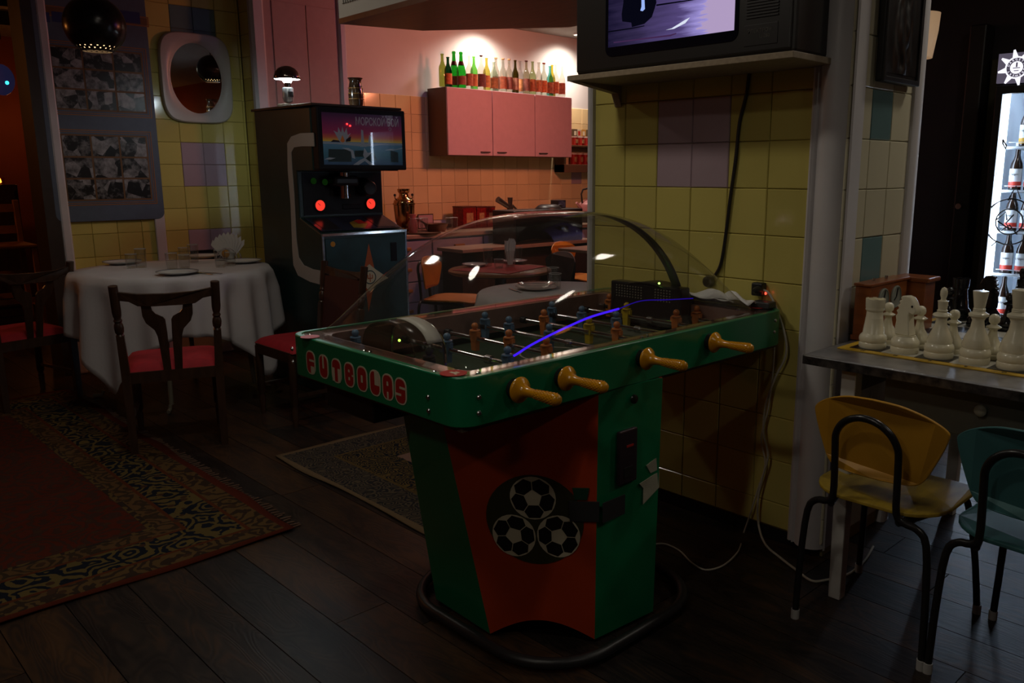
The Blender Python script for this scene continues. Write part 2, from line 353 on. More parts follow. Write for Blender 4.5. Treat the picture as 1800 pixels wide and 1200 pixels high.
# ---- ceiling downlights (their mirror images are the white ovals on the dome; the last is an added frontal fill)
M_lampface = emis('lamp_face', (1.0, .93, .82), 9.0)
M_white = mat('white_enamel', (.7, .7, .68), .35)
DOWN = [(-4.12, 1.62, 'above the near end of the dining table'), (-2.42, 1.29, 'above the near end of the football table'), (-.77, 3.70, 'beyond the pillar, above the chess table'), (.60, 3.84, 'above the bar passage beside the chess table'), (-1.15, .25, 'above the open floor before the pillar'), (.9, 1.5, 'above the floor before the chess table'), (-.9, -1.3, 'added as unseen frontal fill behind the camera')]
for i, (x, y, wh) in enumerate(DOWN):
    t = thing('ceiling_downlight', 'round white ceiling downlight ' + wh, 'ceiling light', (x, y, 2.70), group='ceiling downlights')
    MB().lathe([(.145, .08), (.16, .0), (.15, -.008), (.14, .0), (.135, .08)], 28, closed=True).build('rim', M_white, t, smooth=True)
    MB().lathe([(1e-5, .012), (.138, .012)], 28).build('lamp_face', M_lampface, t)
    lamp_data('AREA', 'lamp_light', P_DOWN * (.9, 1.0, .8, .95, 1.6, 1.1, .75)[i], (1., .9, .76), .27, t, (0, 0, -.012), target=(x, y, 0))
for i, (px_, wh) in enumerate(((838, 'left of the two over the wall cabinet'), (985, 'right of the two over the wall cabinet'))):
    p = onx(px_, 60, XK); t = thing('wall_washer', 'round kitchen ceiling spotlight, ' + wh, 'ceiling light', (XK + .27, p.y, 2.765), group='kitchen spotlights')
    MB().lathe([(.05, .014), (.06, .0), (.052, -.006), (.045, .0), (.042, .014)], 20, closed=True).build('rim', M_white, t, smooth=True)
    MB().lathe([(1e-5, .006), (.044, .006)], 20).build('lamp_face', emis('spot_face', (1., .92, .8), 25.), t)
    lamp_data('SPOT', 'spot_light', P_SPOT, (1., .87, .74), .04, t, (0, 0, -.01), target=(XK + .10, p.y, 1.2), angle=145, blend=1.0)
t = thing('red_lamp', 'red globe lamp hanging in the kitchen behind the duct', 'lamp', (-4.55, 5.35, 2.45))
MB().sphere((0, 0, 0), .07, 10).build('globe', emis('red_globe', (1., .12, .04), 3.), t, smooth=True); MB().cyl((0, 0, .07), (0, 0, .33), .008).build('cord', M_black, t)
lamp_data('AREA', 'red_light', P_RED, (1., .30, .15), .3, t, (0, 0, -.1), target=(-6.5, 4.9, 1.6))
t = thing('violet_lamp', 'violet lamp hanging in the kitchen behind the TV pillar', 'lamp', (-3.90, 4.90, 2.45))
MB().box(-.03, .03, -.03, .03, -.1, .1).build('housing', M_white, t, bevel=.01); MB().cyl((0, 0, .1), (0, 0, .33), .006).build('cord', M_black, t)
lamp_data('AREA', 'violet_light', P_PURPLE, (.5, .2, 1.), .1, t, (-.1, -.05, 0), target=(-6.5, 4.3, 1.3))
# orange lamps of the far room
for i, (x, y, z, pw) in enumerate(((-8.1, -.5, 2.3, 2.0), (-10.2, 2.4, 2.0, .12), (2.3, 5.2, 2.1, .22))):
    t = thing('amber_lamp', ('amber globe lamp hanging in the passage by the bar stool', 'amber globe lamp on the far passage wall', 'amber globe lamp by the bar end, seen in the mirror')[i], 'lamp', (x, y, z), group='amber lamps')
    MB().sphere((0, 0, 0), .06, 10).build('globe', emis('amber_globe', (1., .3, .06), 4.), t, smooth=True)
    MB().cyl((0, 0, .06), (0, 0, 2.78 - z), .006).build('cord', M_black, t)
    lamp_data('POINT', 'amber_light', P_ORANGE * pw, (1., .33, .07), .1, t, (0, 0, -.12))

# ================================================================== TABLE FOOTBALL MACHINE
def proj(p):
    v = Vector(p) - _O; z = v.dot(_fw); return CXP + FPX * v.dot(_rt) / z, 600 - FPX * v.dot(_up) / z
M_green = mat('green_lacquer', (.005, .19, .075), .30, var=.08, nscale=5, coat=.2)
M_greentop = mat('green_edge', (.03, .25, .10), .4, var=.1, nscale=30)
M_orange = mat('vermilion_panel', (.46, .05, .008), .38, var=.10, nscale=6, coat=.1)
M_deck = mat('brown_deck', (.26, .15, .12), .35, var=.12, nscale=18)
M_field = mat('field_green', (.018, .04, .018), .6, var=.2, nscale=8)
M_cream = mat('cream_print', (.62, .56, .40), .5)
M_redprint = mat('red_print', (.42, .022, .016), .45)
M_chrome = mat('chrome', (.75, .75, .75), .12, 1.)
M_steel = mat('steel', (.6, .6, .6), .25, 1.)
M_amber = mat('amber_plastic', (.64, .27, .006), .22, var=.08, nscale=10, coat=.4)
M_bluem = mat('blue_plastic', (.10, .19, .30), .4); M_orgm = mat('orange_plastic', (.55, .17, .04), .4); M_yelm = mat('yellow_plastic', (.50, .36, .02), .4)
M_rubber = mat('black_rubber', (.018, .017, .017), .4)
FT = thing('football_table', 'green and red table football machine under a clear dome beside the tiled pillar', 'game table', (-1.9, 1.86, 0))
fx0, fx1, fy0, fy1, fz0, fz1 = -2.32, -1.49, 1.15, 2.60, .765, .888
def ring(outer, inner, z0, z1):
    n_ = len(outer); vs = [(u, v, z) for z in (z0, z1) for q in (outer, inner) for u, v in q]
    fs = []
    for i in range(n_):
        j = (i + 1) % n_; a, b, c, d = 0, n_, 2 * n_, 3 * n_
        fs += [(a + i, a + j, c + j, c + i), (b + j, b + i, d + i, d + j), (c + i, c + j, d + j, d + i), (a + j, a + i, b + i, b + j)]
    return vs, fs
def rr(x0, x1, y0, y1, r, n=6): return [(u + (x0 + x1) / 2, v + (y0 + y1) / 2) for u, v in rrect(x1 - x0, y1 - y0, r, n)]
apron = MB().add(*ring(rr(fx0, fx1, fy0, fy1, .055), rr(fx0 + .02, fx1 - .02, fy0 + .02, fy1 - .02, .036), fz0, fz1)).build('apron', M_green, FT, world=True, smooth=True, bevel=.003)
MB().add(*ring(rr(fx0 + .0205, fx1 - .0205, fy0 + .0205, fy1 - .0205, .035), rr(-2.235, -1.552, 1.225, 2.465, .05), .80, .884)).build('deck', M_deck, FT, world=True, smooth=True)
fld = MB().add(*[[(-2.234, 1.226, .775), (-1.553, 1.226, .775), (-1.553, 2.464, .775), (-2.234, 2.464, .775)], [(0, 1, 2, 3)]]).build('playing_field', M_field, FT, world=True, solid=.01)
M_line = mat('field_line', (.3, .3, .26), .6)
fm = MB().box(-2.23, -1.556, 1.842, 1.848, .7801, .7815).build('halfway_line', M_line, fld, world=True)
MB().add(*ring([(-1.893 + .11 * math.cos(a), 1.845 + .11 * math.sin(a)) for a in [2 * PI * i / 32 for i in range(32)]], [(-1.893 + .104 * math.cos(a), 1.845 + .104 * math.sin(a)) for a in [2 * PI * i / 32 for i in range(32)]], .7801, .7815)).build('centre_circle', M_line, fld, world=True)
for y0_, y1_ in ((1.24, 1.44), (2.26, 2.45)):
    MB().box(-2.03, -1.76, y0_, y1_, .7801, .7812).build('goal_area', mat('goal_area', (.10, .11, .08), .6), fld, world=True)
# lettering on the end board
LX = [ony(546.6 + (705 - 546.6) * i / 7, 634 + (690 - 634) * i / 7, fy0) for i in range(8)]
zt0 = ony(546.6, 613.6, fy0).z; zb0 = ony(546.6, 655, fy0).z; zt1 = ony(705, 666, fy0).z; zb1 = ony(705, 714, fy0).z
LH = ((zt0 - zb0) + (zt1 - zb1)) / 2 * .98; LW = abs(LX[7].x - LX[0].x) / 7 * .80; LZ = ((zt0 + zb0) + (zt1 + zb1)) / 4
cuts = {'F': [(.36, 1, .56, .66), (.52, 1, .0, .34)], 'U': [(.40, .60, .42, 1)], 'T': [(0, .30, 0, .62), (.70, 1, 0, .62)], 'B': [(.42, .60, .62, .74), (.42, .60, .26, .40), (.86, 1, .46, .54)],
        'O': [(.40, .60, .34, .66)], 'L': [(.50, 1, .42, 1)], 'A': [(.42, .60, .56, .74), (.42, .58, 0, .30)], 'S': [(.42, 1, .60, .70), (0, .58, .30, .40)]}
for i, ch in enumerate('FUTBOLAS'):
    c = LX[i]; f = lambda u, v, t, c=c: (c.x + u, fy0 - t, LZ + v)
    p = MB().prism(rrect(LW, LH, LW * .42, 5), f, 0, .0012).build('letter', M_cream, FT, world=True)
    MB().prism(rrect(LW * .80, LH * .88, LW * .32, 5), f, .0012, .0018).build('letter_face', M_redprint, p, world=True)
    w_, h_ = LW * .80, LH * .88
    for a, b, q, r in cuts[ch]:
        MB().prism([(-w_/2 + w_ * a, -h_/2 + h_ * q), (-w_/2 + w_ * b, -h_/2 + h_ * q), (-w_/2 + w_ * b, -h_/2 + h_ * r), (-w_/2 + w_ * a, -h_/2 + h_ * r)], f, .0018, .0023).build('letter_counter', M_cream, p, world=True)
# corner bolts and rim screws
for px_, py_, face in ((753, 698, 'y'), (754, 722, 'y'), (842, 698, 'x'), (842, 726, 'x'), (514, 613, 'y'), (515, 636, 'y'), (1363, 563, 'x'), (1361, 583, 'x')):
    p = ony(px_, py_, fy0) if face == 'y' else onx(px_, py_, fx1)
    d = Vector((0, -1, 0)) if face == 'y' else Vector((1, 0, 0))
    MB().lathe([(1e-5, .005), (.004, .0045), (.007, .001), (.007, 0)], 10, p, d.to_track_quat('Z', 'Y').to_matrix()).build('bolt', M_steel, FT, world=True, smooth=True)
for px_, py_ in ((640, 618), (650, 620), (764, 655), (841, 657), (1128, 594), (1137, 591), (545, 590), (1298, 545)):
    p = onz(px_, py_, .884); MB().lathe([(.007, 0), (.0065, .004), (.004, .006), (1e-5, .0065)], 10, p).build('screw', M_chrome, FT, world=True, smooth=True)
for k, (px_, py_) in enumerate(((797, 656), (1332, 540), (545, 592))):
    p = onz(px_, py_, .8897); s_ = .042 if k == 0 else .035
    st = MB().lathe([(1e-5, .0012), (s_ * .78, .0012), (s_ * .78, 0)], 28, p).build('round_sticker', M_redprint, FT, world=True)
    if k == 0:
        for (a, b, c, d) in ((-.012, .012, -.004, .004), (-.004, .010, .006, .012), (.012, .020, -.008, -.003)):
            MB().box(p.x + a, p.x + b, p.y + c, p.y + d, .8909, .8914).build('sticker_mark', M_cream, st, world=True)
# ---- clear dome
DA, DB, DC, DH = 2.925, 2.535, .708, .348; DX0, DX1, DY0, DY1 = -2.245, -1.541, 1.212, 2.480; DZ = .886
def domez(x, y, h=DH):
    u = min(1, abs((x - (DX0 + DX1) / 2) / ((DX1 - DX0) / 2))); v = min(1, abs((y - (DY0 + DY1) / 2) / ((DY1 - DY0) / 2)))
    return DZ + .007 + h * ((1 - u ** DA) * (1 - v ** DB)) ** DC
def spread(t): return .5 - .5 * math.cos(PI * t) if True else t
M_dome = thinglass('clear_acrylic', (.90, .90, .88), .045, 1.45, haze=.018, hazecol=(.6, .55, .5))
def dfn(a, b):
    x = DX0 + (DX1 - DX0) * spread(a); y = DY0 + (DY1 - DY0) * spread(b); return (x, y, domez(x, y))
dome = MB().grid(dfn, 130, 170).build('dome', M_dome, FT, world=True, smooth=True)
MB().add(*ring(rr(fx0 + .024, fx1 - .024, fy0 + .024, fy1 - .024, .035), rr(DX0 + .002, DX1 - .002, DY0 + .002, DY1 - .002, .004), .8855, .8895)).build('dome_flange', thinglass('clear_flange', (.85, .82, .80), .03, 1.5), dome, world=True)
M_strap = mat('grey_strap', (.10, .10, .09), .35)
ys = [1.98 + (2.474 - 1.98) * i / 24 for i in range(25)]
xs_ = lambda y: -1.855 - .02 * (y - 1.98)
sm = MB().grid(lambda a, b: (xs_(1.98 + .492 * a) + (b - .5) * .042, 1.98 + .492 * a, max(.9, domez(xs_(1.98 + .492 * a), 1.98 + .492 * a) - .006)), 24, 1)
sm.build('dome_strap', M_strap, dome, world=True, solid=.003, smooth=True)
refl_path = [(-1.549, 1.372, .900), (-1.550, 1.390, .909), (-1.553, 1.423, .917), (-1.556, 1.487, .933), (-1.559, 1.575, .949), (-1.562, 1.669, .964), (-1.565, 1.792, .976), (-1.566, 1.896, .982), (-1.570, 2.02, .978), (-1.60, 2.20, .955), (-1.66, 2.36, .915), (-1.76, 2.43, .905), (-2.0, 2.45, .905)]
refl_path = [Vector(p) + Vector((-.003 * math.sin(i * 2.1), 0, .003 * math.cos(i * 2.7))) for i, p in enumerate(refl_path)]
MB().tube(smooth(refl_path[:7], 5), .0034, 6).build('violet_reflection_line', emis('violet_reflection', (.055, .012, .9), 1.15), dome, world=True, smooth=True)  # glowing line laid on the dome to imitate a violet reflection
MB().tube(smooth(refl_path[6:10], 5), .0016, 6).build('violet_reflection_line', emis('violet_reflection_dim', (.05, .012, .9), .25), dome, world=True, smooth=True)
# ---- goals
M_smoke = thinglass('smoked_plastic', (.80, .76, .68), .2, 1.3, haze=.06, hazecol=(.05, .045, .04)); M_goal = mat('goal_black', (.02, .02, .02), .3); M_ivory = mat('ivory_strip', (.55, .53, .46), .45)
for k, (yc, sgn) in enumerate(((1.275, 1), (2.462, -1))):
    gx0, gx1 = (-2.065, -1.80) if k == 0 else (-2.12, -1.80)
    def arch(s, gx0=gx0, gx1=gx1): a = PI * s; return ((gx0 + gx1) / 2 - (gx1 - gx0) / 2 * math.cos(a), .80 + .155 * (math.sin(a) ** .45))
    g = MB().grid(lambda a, b: (arch(a)[0], yc + (b - .3) * .10 * sgn, arch(a)[1]), 24, 2).build('goal_hood', M_smoke if k == 0 else M_goal, FT, world=True, solid=.003, smooth=True)
    pl = [arch(i / 20) for i in range(21)]
    MB().prism([(u, v) for u, v in pl], lambda u, v, t: (u, yc - .03 * sgn + t * sgn, v), 0, .003).build('goal_back', M_smoke if k == 0 else M_goal, g, world=True)
    MB().tube([(u, yc + .07 * sgn, v) for u, v in pl], .004, 6).build('goal_hoop', M_chrome if k == 0 else M_rubber, g, world=True, smooth=True)
    if k == 0:
        MB().grid(lambda a, b: (arch(.45 + .42 * a)[0], yc + (b * .5 + .18) * .10, arch(.45 + .42 * a)[1] + .004), 16, 1).build('goal_strip', M_ivory, g, world=True, solid=.002, smooth=True)
        MB().sphere((-1.955, 1.30, .895), .004, 6).build('green_led', emis('led_green', (.35, 1., .1), 6.), g, world=True)
    else:
        for r_ in range(5):
            for c_ in range(18):
                if 9 <= c_ < 12: continue
                MB().box(-2.09 + c_ * .013, -2.0845 + c_ * .013, yc - .0725, yc - .0715, .90 + r_ * .009, .9045 + r_ * .009).build('grille_hole', mat('hole_pale', (.22, .21, .17), .5), g, world=True) if False else None
        gm = MB()
        for r_ in range(5):
            for c_ in range(20):
                if 10 <= c_ < 14: continue
                gm.box(-2.10 + c_ * .0135, -2.0945 + c_ * .0135, yc - .0745, yc - .0715, .895 + r_ * .010, .8995 + r_ * .010)
        MB().box(-2.13, -1.79, yc - .072, yc - .02, .80, .952).build('goal_front', M_goal, g, world=True, bevel=.006)
        tag(gm.build('speaker_grille', mat('hole_pale', (.22, .21, .17), .5), g, world=True), kind='stuff')
        MB().sphere((-1.89, yc - .075, .962), .004, 6).build('green_led', emis('led_green', (.35, 1., .1), 6.), g, world=True)
# ---- rods, players, handles
RODY = [1.318, 1.482, 1.650, 1.808, 1.990, 2.140, 2.318, 2.440]; RZ = .838
side = [1, 1, 0, 1, 0, 1, 0, 0]
menx = [[-2.22, -1.84], [-1.975, -1.70], [-2.05, -1.885, -1.72], [-2.19, -2.065, -1.87], [-2.086, -1.868, -1.745], [-2.20, -2.045, -1.88], [-1.985, -1.756], [-2.18, -1.93, -1.757]]
def player(m):
    mb = MB(); mb.sphere((0, 0, .034), .0115, 8)
    mb.lathe([(1e-5, .0245), (.0165, .0225), (.0175, .0195), (.011, .0175), (1e-5, .0175)], 14)
    mb.box(-.013, .013, -.0095, .0095, -.014, .018); mb.hexa([(-.0105, -.008, -.045), (.0105, -.008, -.045), (.0105, .008, -.045), (-.0105, .008, -.045)], [(-.012, -.009, -.014), (.012, -.009, -.014), (.012, .009, -.014), (-.012, .009, -.014)])
    mb.box(-.021, -.013, -.006, .006, .002, .017); mb.box(.013, .021, -.006, .006, .002, .017)
    me = mb.mesh('player'); me.materials.append(m)
    for p in me.polygons: p.use_smooth = True
    me.set_sharp_from_angle(angle=math.radians(35)); return me
PM = {'b': player(M_bluem), 'o': player(M_orgm), 'y': player(M_yelm)}
hp = [(1e-5, -.004), (.012, -.004), (.024, -.002), (.0325, .002), (.0335, .005), (.030, .010), (.021, .016), (.0145, .026), (.0118, .040), (.0112, .056), (.0125, .080), (.0142, .105), (.0152, .122), (.0148, .132), (.0112, .1395), (.005, .1425), (1e-5, .143)]
hm = MB().lathe(hp, 28, (0, 0, 0), Vector((1, 0, 0)).to_track_quat('Z', 'Y').to_matrix())
hme = hm.mesh('handle'); hme.materials.append(M_amber)
for p in hme.polygons: p.use_smooth = True
knm = MB()
for k in range(12):
    for j in range(14):
        a = 2 * PI * (j + .5 * (k % 2)) / 14; x = .062 + k * .006; r = .0112 + (x - .056) * .062
        knm.sphere((x, r * math.cos(a), r * math.sin(a)), .0014, 3)
knme = knm.mesh('grip_dots'); knme.materials.append(M_amber)
for i, y in enumerate(RODY):
    rod = MB().cyl((-.44 if side[i] else -.45, 0, 0), (.43 if side[i] else .40, 0, 0), .0074, n=12).build('rod', M_chrome, FT, smooth=True, loc=(-1.9 + 1.9, y - 1.86, RZ))
    for s in (-.30, .11 if i % 2 else .02, .30):
        b = MB()
        for q in range(4): b.lathe([(.0065, -.002), (.0125, -.002), (.0125, .002), (.0065, .002)], 14, (s + q * .006, 0, 0), Vector((1, 0, 0)).to_track_quat('Z', 'Y').to_matrix())
        b.build('rod_bumper', M_rubber if s < 0 else M_steel, rod, smooth=True)
    for j, x in enumerate(menx[i]):
        key = 'b' if side[i] else ('y' if (i, j) in ((4, 1), (6, 0)) else 'o')
        o = bpy.data.objects.new('player', PM[key]); COL.objects.link(o); o.parent = rod; o.location = (x + 1.9, 0, .006)
    if side[i]:
        o = bpy.data.objects.new('handle', hme); COL.objects.link(o); o.parent = rod; o.location = (.428, 0, 0); tag(o, 'amber plastic handle with a flared guard and dotted grip')
        o = bpy.data.objects.new('handle_dots', knme); COL.objects.link(o); o.parent = rod; o.location = (.428, 0, 0); tag(o, kind='stuff')
        MB().lathe([(.026, 0), (.026, .012), (.008, .014)], 18, (.41, 0, 0), Vector((1, 0, 0)).to_track_quat('Z', 'Y').to_matrix()).build('rod_bearing', M_rubber, rod, smooth=True)
    else:
        o = bpy.data.objects.new('handle', hme); COL.objects.link(o); o.parent = rod; o.location = (-.44, 0, 0); o.rotation_euler = (0, 0, PI)
# ---- pedestal
B0 = [Vector(p) for p in ((-2.03, 1.45, .012), (-1.748, 1.44, .012), (-1.507, 1.638, .012), (-1.487, 1.886, .012), (-1.74, 2.08, .012), (-2.03, 2.08, .012), (-2.27, 1.88, .012), (-2.27, 1.64, .012))]
T0 = [Vector(p) for p in ((-2.045, 1.345, .765), (-1.825, 1.325, .765), (-1.502, 1.640, .765), (-1.477, 1.893, .765), (-1.74, 2.09, .765), (-2.05, 2.09, .765), (-2.33, 1.90, .765), (-2.33, 1.64, .765))]
def shrink(P, d):
    c = sum(P, Vector()) / len(P); return [p + (c - p).normalized() * d * Vector((1, 1, 0)).length / 1.4 for p in P]
lo = [p + (Vector((-1.88, 1.76, p.z)) - p).normalized() * .012 for p in B0]; hi = [p + (Vector((-1.88, 1.76, p.z)) - p).normalized() * .012 for p in T0]
for p in lo: p.z = .09
MB().hexa(lo, hi).build('pedestal_core', M_rubber, FT, world=True)
def facepanel(a, b, name, m, arch=0., t=.010):
    """panel between corners a and b, bottom edge optionally arched"""
    nrm = (B0[b] - B0[a]).cross(Vector((0, 0, 1))).normalized(); n_ = 16; out = []; mb = MB()
    lowp = [B0[a].lerp(B0[b], i / n_) + (T0[a].lerp(T0[b], i / n_) - B0[a].lerp(B0[b], i / n_)) * (arch * math.sin(PI * i / n_) / .765) for i in range(n_ + 1)]
    top = [T0[a].lerp(T0[b], i / n_) for i in range(n_ + 1)]
    for i in range(n_):
        for j in range(6):
            q = [lowp[i].lerp(top[i], j / 6), lowp[i + 1].lerp(top[i + 1], j / 6), lowp[i + 1].lerp(top[i + 1], (j + 1) / 6), lowp[i].lerp(top[i], (j + 1) / 6)]
            mb.add(q, [(0, 1, 2, 3)])
    o = mb.build(name, m, FT, world=True); md = o.modifiers.new('thick', 'SOLIDIFY'); md.thickness = t; md.offset = -1; return o
facepanel(0, 1, 'pedestal_side', M_green); facepanel(2, 3, 'pedestal_side', M_green); facepanel(4, 5, 'pedestal_side', M_green); facepanel(6, 7, 'pedestal_side', M_green)
rp = facepanel(1, 2, 'pedestal_panel', M_orange, .055); facepanel(3, 4, 'pedestal_panel', M_orange, .055); facepanel(5, 6, 'pedestal_panel', M_orange, .055); facepanel(7, 0, 'pedestal_panel', M_orange, .055)
def Q(u, h, t=0.):
    b = B0[1].lerp(B0[2], u); tp = T0[1].lerp(T0[2], u); n1 = (B0[2] - B0[1]).cross(T0[1] - B0[1]).normalized(); n1 = n1 if n1.y < 0 else -n1
    return b + (tp - b) * ((h - .012) / (.765 - .012)) + n1 * t
best = min(((proj(Q(i / 80, .2 + j * .005))[0] - 940) ** 2 + (proj(Q(i / 80, .2 + j * .005))[1] - 912) ** 2, i / 80, .2 + j * .005) for i in range(10, 75) for j in range(60))
EU, EHt = best[1], best[2]; pw = (B0[2].lerp(T0[2], EHt / .765) - B0[1].lerp(T0[1], EHt / .765)).length
def eq(u, v, t): return Q(EU + u / pw, EHt + v, t)
em = MB().prism([(.140 * (1 - .05 * math.sin(a)) * math.cos(a), .137 * math.sin(a)) for a in [2 * PI * i / 40 for i in range(40)]], eq, .0010, .0020).build('ball_emblem', mat('olive_print', (.035, .035, .012), .5), FT, world=True)
M_inkb = mat('black_ink', (.008, .008, .008), .4)
for bx, by, rot in ((0.0, .067, PI / 2), (-.066, -.049, PI / 2 + .35), (.066, -.049, PI / 2 - .35)):
    R_ = .0650
    ball = MB().prism([(bx + 0.98 * R_ * math.cos(2 * PI * i / 28), by + R_ * math.sin(2 * PI * i / 28)) for i in range(28)], eq, .0020, .0028).build('ball_print', M_cream, em, world=True)
    bk = MB()
    for k in range(5):
        a0 = rot + 2 * PI * k / 5; a1 = rot + 2 * PI * (k + 1) / 5; am = (a0 + a1) / 2; e_ = .045
        pt = lambda r, a: (bx + 0.98 * R_ * r * math.cos(a), by + R_ * r * math.sin(a))
        bk.prism([pt(.40, a0 + e_), pt(.76, a0 + e_ * .6), pt(.955, a0 + .36), pt(.955, a1 - .36), pt(.76, a1 - e_ * .6), pt(.40, a1 - e_)], eq, .0028, .0036)
    tag(bk.build('ball_patches', M_inkb, em, world=True), kind='stuff')
# coin slot, lock, tape on the green side
Xs = -1.483
c0 = onx(1088, 752, Xs); c1 = onx(1118, 842, Xs)
cs = MB().box(Xs - .01, Xs + .004, c0.y, c1.y, c1.z, onx(1118, 750, Xs).z).build('coin_plate', mat('coin_plate', (.045, .03, .04), .35, .4), FT, world=True, bevel=.004)
MB().box(Xs + .003, Xs + .006, c0.y + .02, c1.y - .02, c1.z + .02, c1.z + .05).build('coin_return', M_rubber, cs, world=True); MB().box(Xs + .003, Xs + .006, c0.y + .03, c1.y - .02, c1.z + .11, c1.z + .116).build('coin_mark', M_redprint, cs, world=True)
lk = onx(1114, 701, Xs); MB().lathe([(.014, 0), (.013, .006), (.006, .008), (1e-5, .008)], 14, lk, Vector((1, 0, 0)).to_track_quat('Z', 'Y').to_matrix()).build('lock', mat('dark_steel', (.1, .1, .1), .3, 1.), FT, world=True, smooth=True)
M_tape = mat('masking_tape', (.42, .40, .30), .6, var=.1, bump=.3)
for poly in ([(1136, 818), (1158, 800), (1158, 824), (1143, 831)], [(1124, 850), (1158, 828), (1158, 856), (1130, 886), (1131, 858)]):
    P = [onx(a, b, Xs) for a, b in poly]; MB().hexa([(-1.484 + (.0, .001, .0, .001, 0)[i], p.y, p.z) for i, p in enumerate(P)], [(-1.4815, p.y, p.z) for p in P]).build('tape_scrap', M_tape, FT, world=True)
M_grtape = mat('grey_tape', (.035, .034, .035), .35, bump=.2)
g0 = onx(1056, 885, Xs); g1 = onx(1095, 905, Xs)
tp_ = MB().box(Xs, Xs + .0025, 1.64, 1.735, .385, .445).build('grey_tape', M_grtape, FT, world=True)
MB().hexa([Q(u, h, .002) for u, h in ((.80, .385), (1.02, .385), (1.02, .445), (.80, .445))], [Q(u, h, .006) for u, h in ((.80, .385), (1.02, .385), (1.02, .445), (.80, .445))]).build('grey_tape', M_grtape, FT, world=True)
MB().hexa([Q(u, h, .001) for u, h in ((.84, .45), (.93, .45), (.945, .485), (.825, .485))], [Q(u, h, .005) for u, h in ((.84, .45), (.93, .45), (.945, .485), (.825, .485))]).build('green_tape', mat('green_tape', (.006, .05, .025), .5), FT, world=True)
MB().box(-2.24, -1.98, 1.22, 1.50, .66, .765).build('cash_box', M_rubber, FT, world=True, bevel=.006)
MB().box(-2.30, -1.51, 1.17, 2.58, .752, .766).build('table_underside', mat('raw_board', (.10, .075, .05), .7), FT, world=True)
rg = rr(-2.17, -1.43, 1.385, 2.11, .22, 8)
MB().tube([(u, v, .024) for u, v in rg], .017, 10, True).build('foot_ring', M_rubber, FT, world=True, smooth=True)

# ================================================================== TV ON ITS SHELF
M_board = mat('chipboard', (.32, .25, .16), .6, var=.15, nscale=60)
M_tvbody = mat('tv_walnut', (.016, .012, .009), .35, var=.2, nscale=10)
M_tvplas = mat('tv_plastic', (.014, .013, .012), .38)
sh = thing('tv_shelf', 'pale chipboard shelf bracketed to the tiled pillar under the TV', 'shelf', (-1.84, 2.48, 1.70))
MB().box(-2.325, -1.365, 2.345, 2.622, 1.700, 1.720).build('board', M_board, sh, world=True, bevel=.002)
for x in (-2.40, -1.52):
    if x == -2.40: MB().hexa([(-2.325, 2.60, 1.67), (-2.29, 2.60, 1.67), (-2.29, 2.622, 1.62), (-2.325, 2.622, 1.62)], [(-2.325, 2.36, 1.70), (-2.29, 2.36, 1.70), (-2.29, 2.622, 1.70), (-2.325, 2.622, 1.70)]).build('bracket', M_board, sh, world=True)
TV = thing('television', 'old dark wooden television showing a motorcycle rider on a purple road', 'television', (-1.84, 2.49, 1.7205))
ty = 2.375
MB().box(-2.315, -1.385, ty + .012, 2.618, 1.7205, 2.36).build('cabinet', M_tvbody, TV, world=True, bevel=.012)
MB().box(-2.305, -1.395, ty, ty + .014, 1.731, 2.35).build('front_panel', M_tvplas, TV, world=True, bevel=.006)
s0 = ony(1070, 84, ty); s1 = ony(1291, 53, ty); sx0, sx1, sz0 = s0.x, s1.x, (s0.z + s1.z) / 2; sz1 = sz0 + .43; scx = (sx0 + sx1) / 2
MB().prism(rrect(sx1 - sx0 + .03, sz1 - sz0 + .05, .03, 4), lambda u, v, t: (scx + u, ty - t, (sz0 + sz1) / 2 - .008 + v), -.004, .002).build('screen_mask', mat('screen_mask', (.006, .006, .012), .12), TV, world=True)
m = bpy.data.materials.new('screen_picture'); m.use_nodes = True; N = m.node_tree.nodes; L = m.node_tree.links; N.clear()
tc = N.new('ShaderNodeTexCoord'); mp = N.new('ShaderNodeMapping'); mp.inputs['Rotation'].default_value = (0, math.radians(16), 0); mp.inputs['Scale'].default_value = (1.2, 1, 9); L.new(tc.outputs['Generated'], mp.inputs[0])
nz = N.new('ShaderNodeTexNoise'); nz.inputs['Scale'].default_value = 3.2; nz.inputs['Detail'].default_value = 4; L.new(mp.outputs[0], nz.inputs['Vector'])
gr = N.new('ShaderNodeSeparateXYZ'); L.new(tc.outputs['Generated'], gr.inputs[0])
ad = N.new('ShaderNodeMath'); ad.operation = 'MULTIPLY_ADD'; ad.inputs[1].default_value = .42; L.new(nz.outputs['Fac'], ad.inputs[0]); L.new(gr.outputs['X'], ad.inputs[2])
cr = N.new('ShaderNodeValToRGB'); e = cr.color_ramp.elements; e[0].position = .15; e[0].color = (.006, .005, .022, 1); e[1].position = 1.25; e[1].color = (.50, .38, .62, 1)
for p_, c_ in ((.45, (.035, .025, .075)), (.80, (.10, .07, .22)), (.98, (.36, .30, .72)), (1.0, (.42, .36, .80))):
    q = cr.color_ramp.elements.new(min(p_, .999)); q.color = (*c_, 1)
L.new(ad.outputs[0], cr.inputs[0]); em_ = N.new('ShaderNodeEmission'); em_.inputs[1].default_value = .85; L.new(cr.outputs[0], em_.inputs[0]); oo = N.new('ShaderNodeOutputMaterial'); L.new(em_.outputs[0], oo.inputs[0])
scr = MB().prism([(sx0, sz0), (sx1, sz0), (sx1, sz1), (sx0, sz1)], lambda u, v, t: (u, ty - t, v), .001, .0035).build('screen', m, TV, world=True)
def scrpoly(pts, name, mm, t=.004):
    P = [ony(a, b, ty) for a, b in pts]; MB().hexa([(p.x, ty - t + .0004, p.z) for p in P], [(p.x, ty - t, p.z) for p in P]).build(name, mm, scr, world=True)
E_dk = emis('tv_black', (.002, .002, .006), 1.)
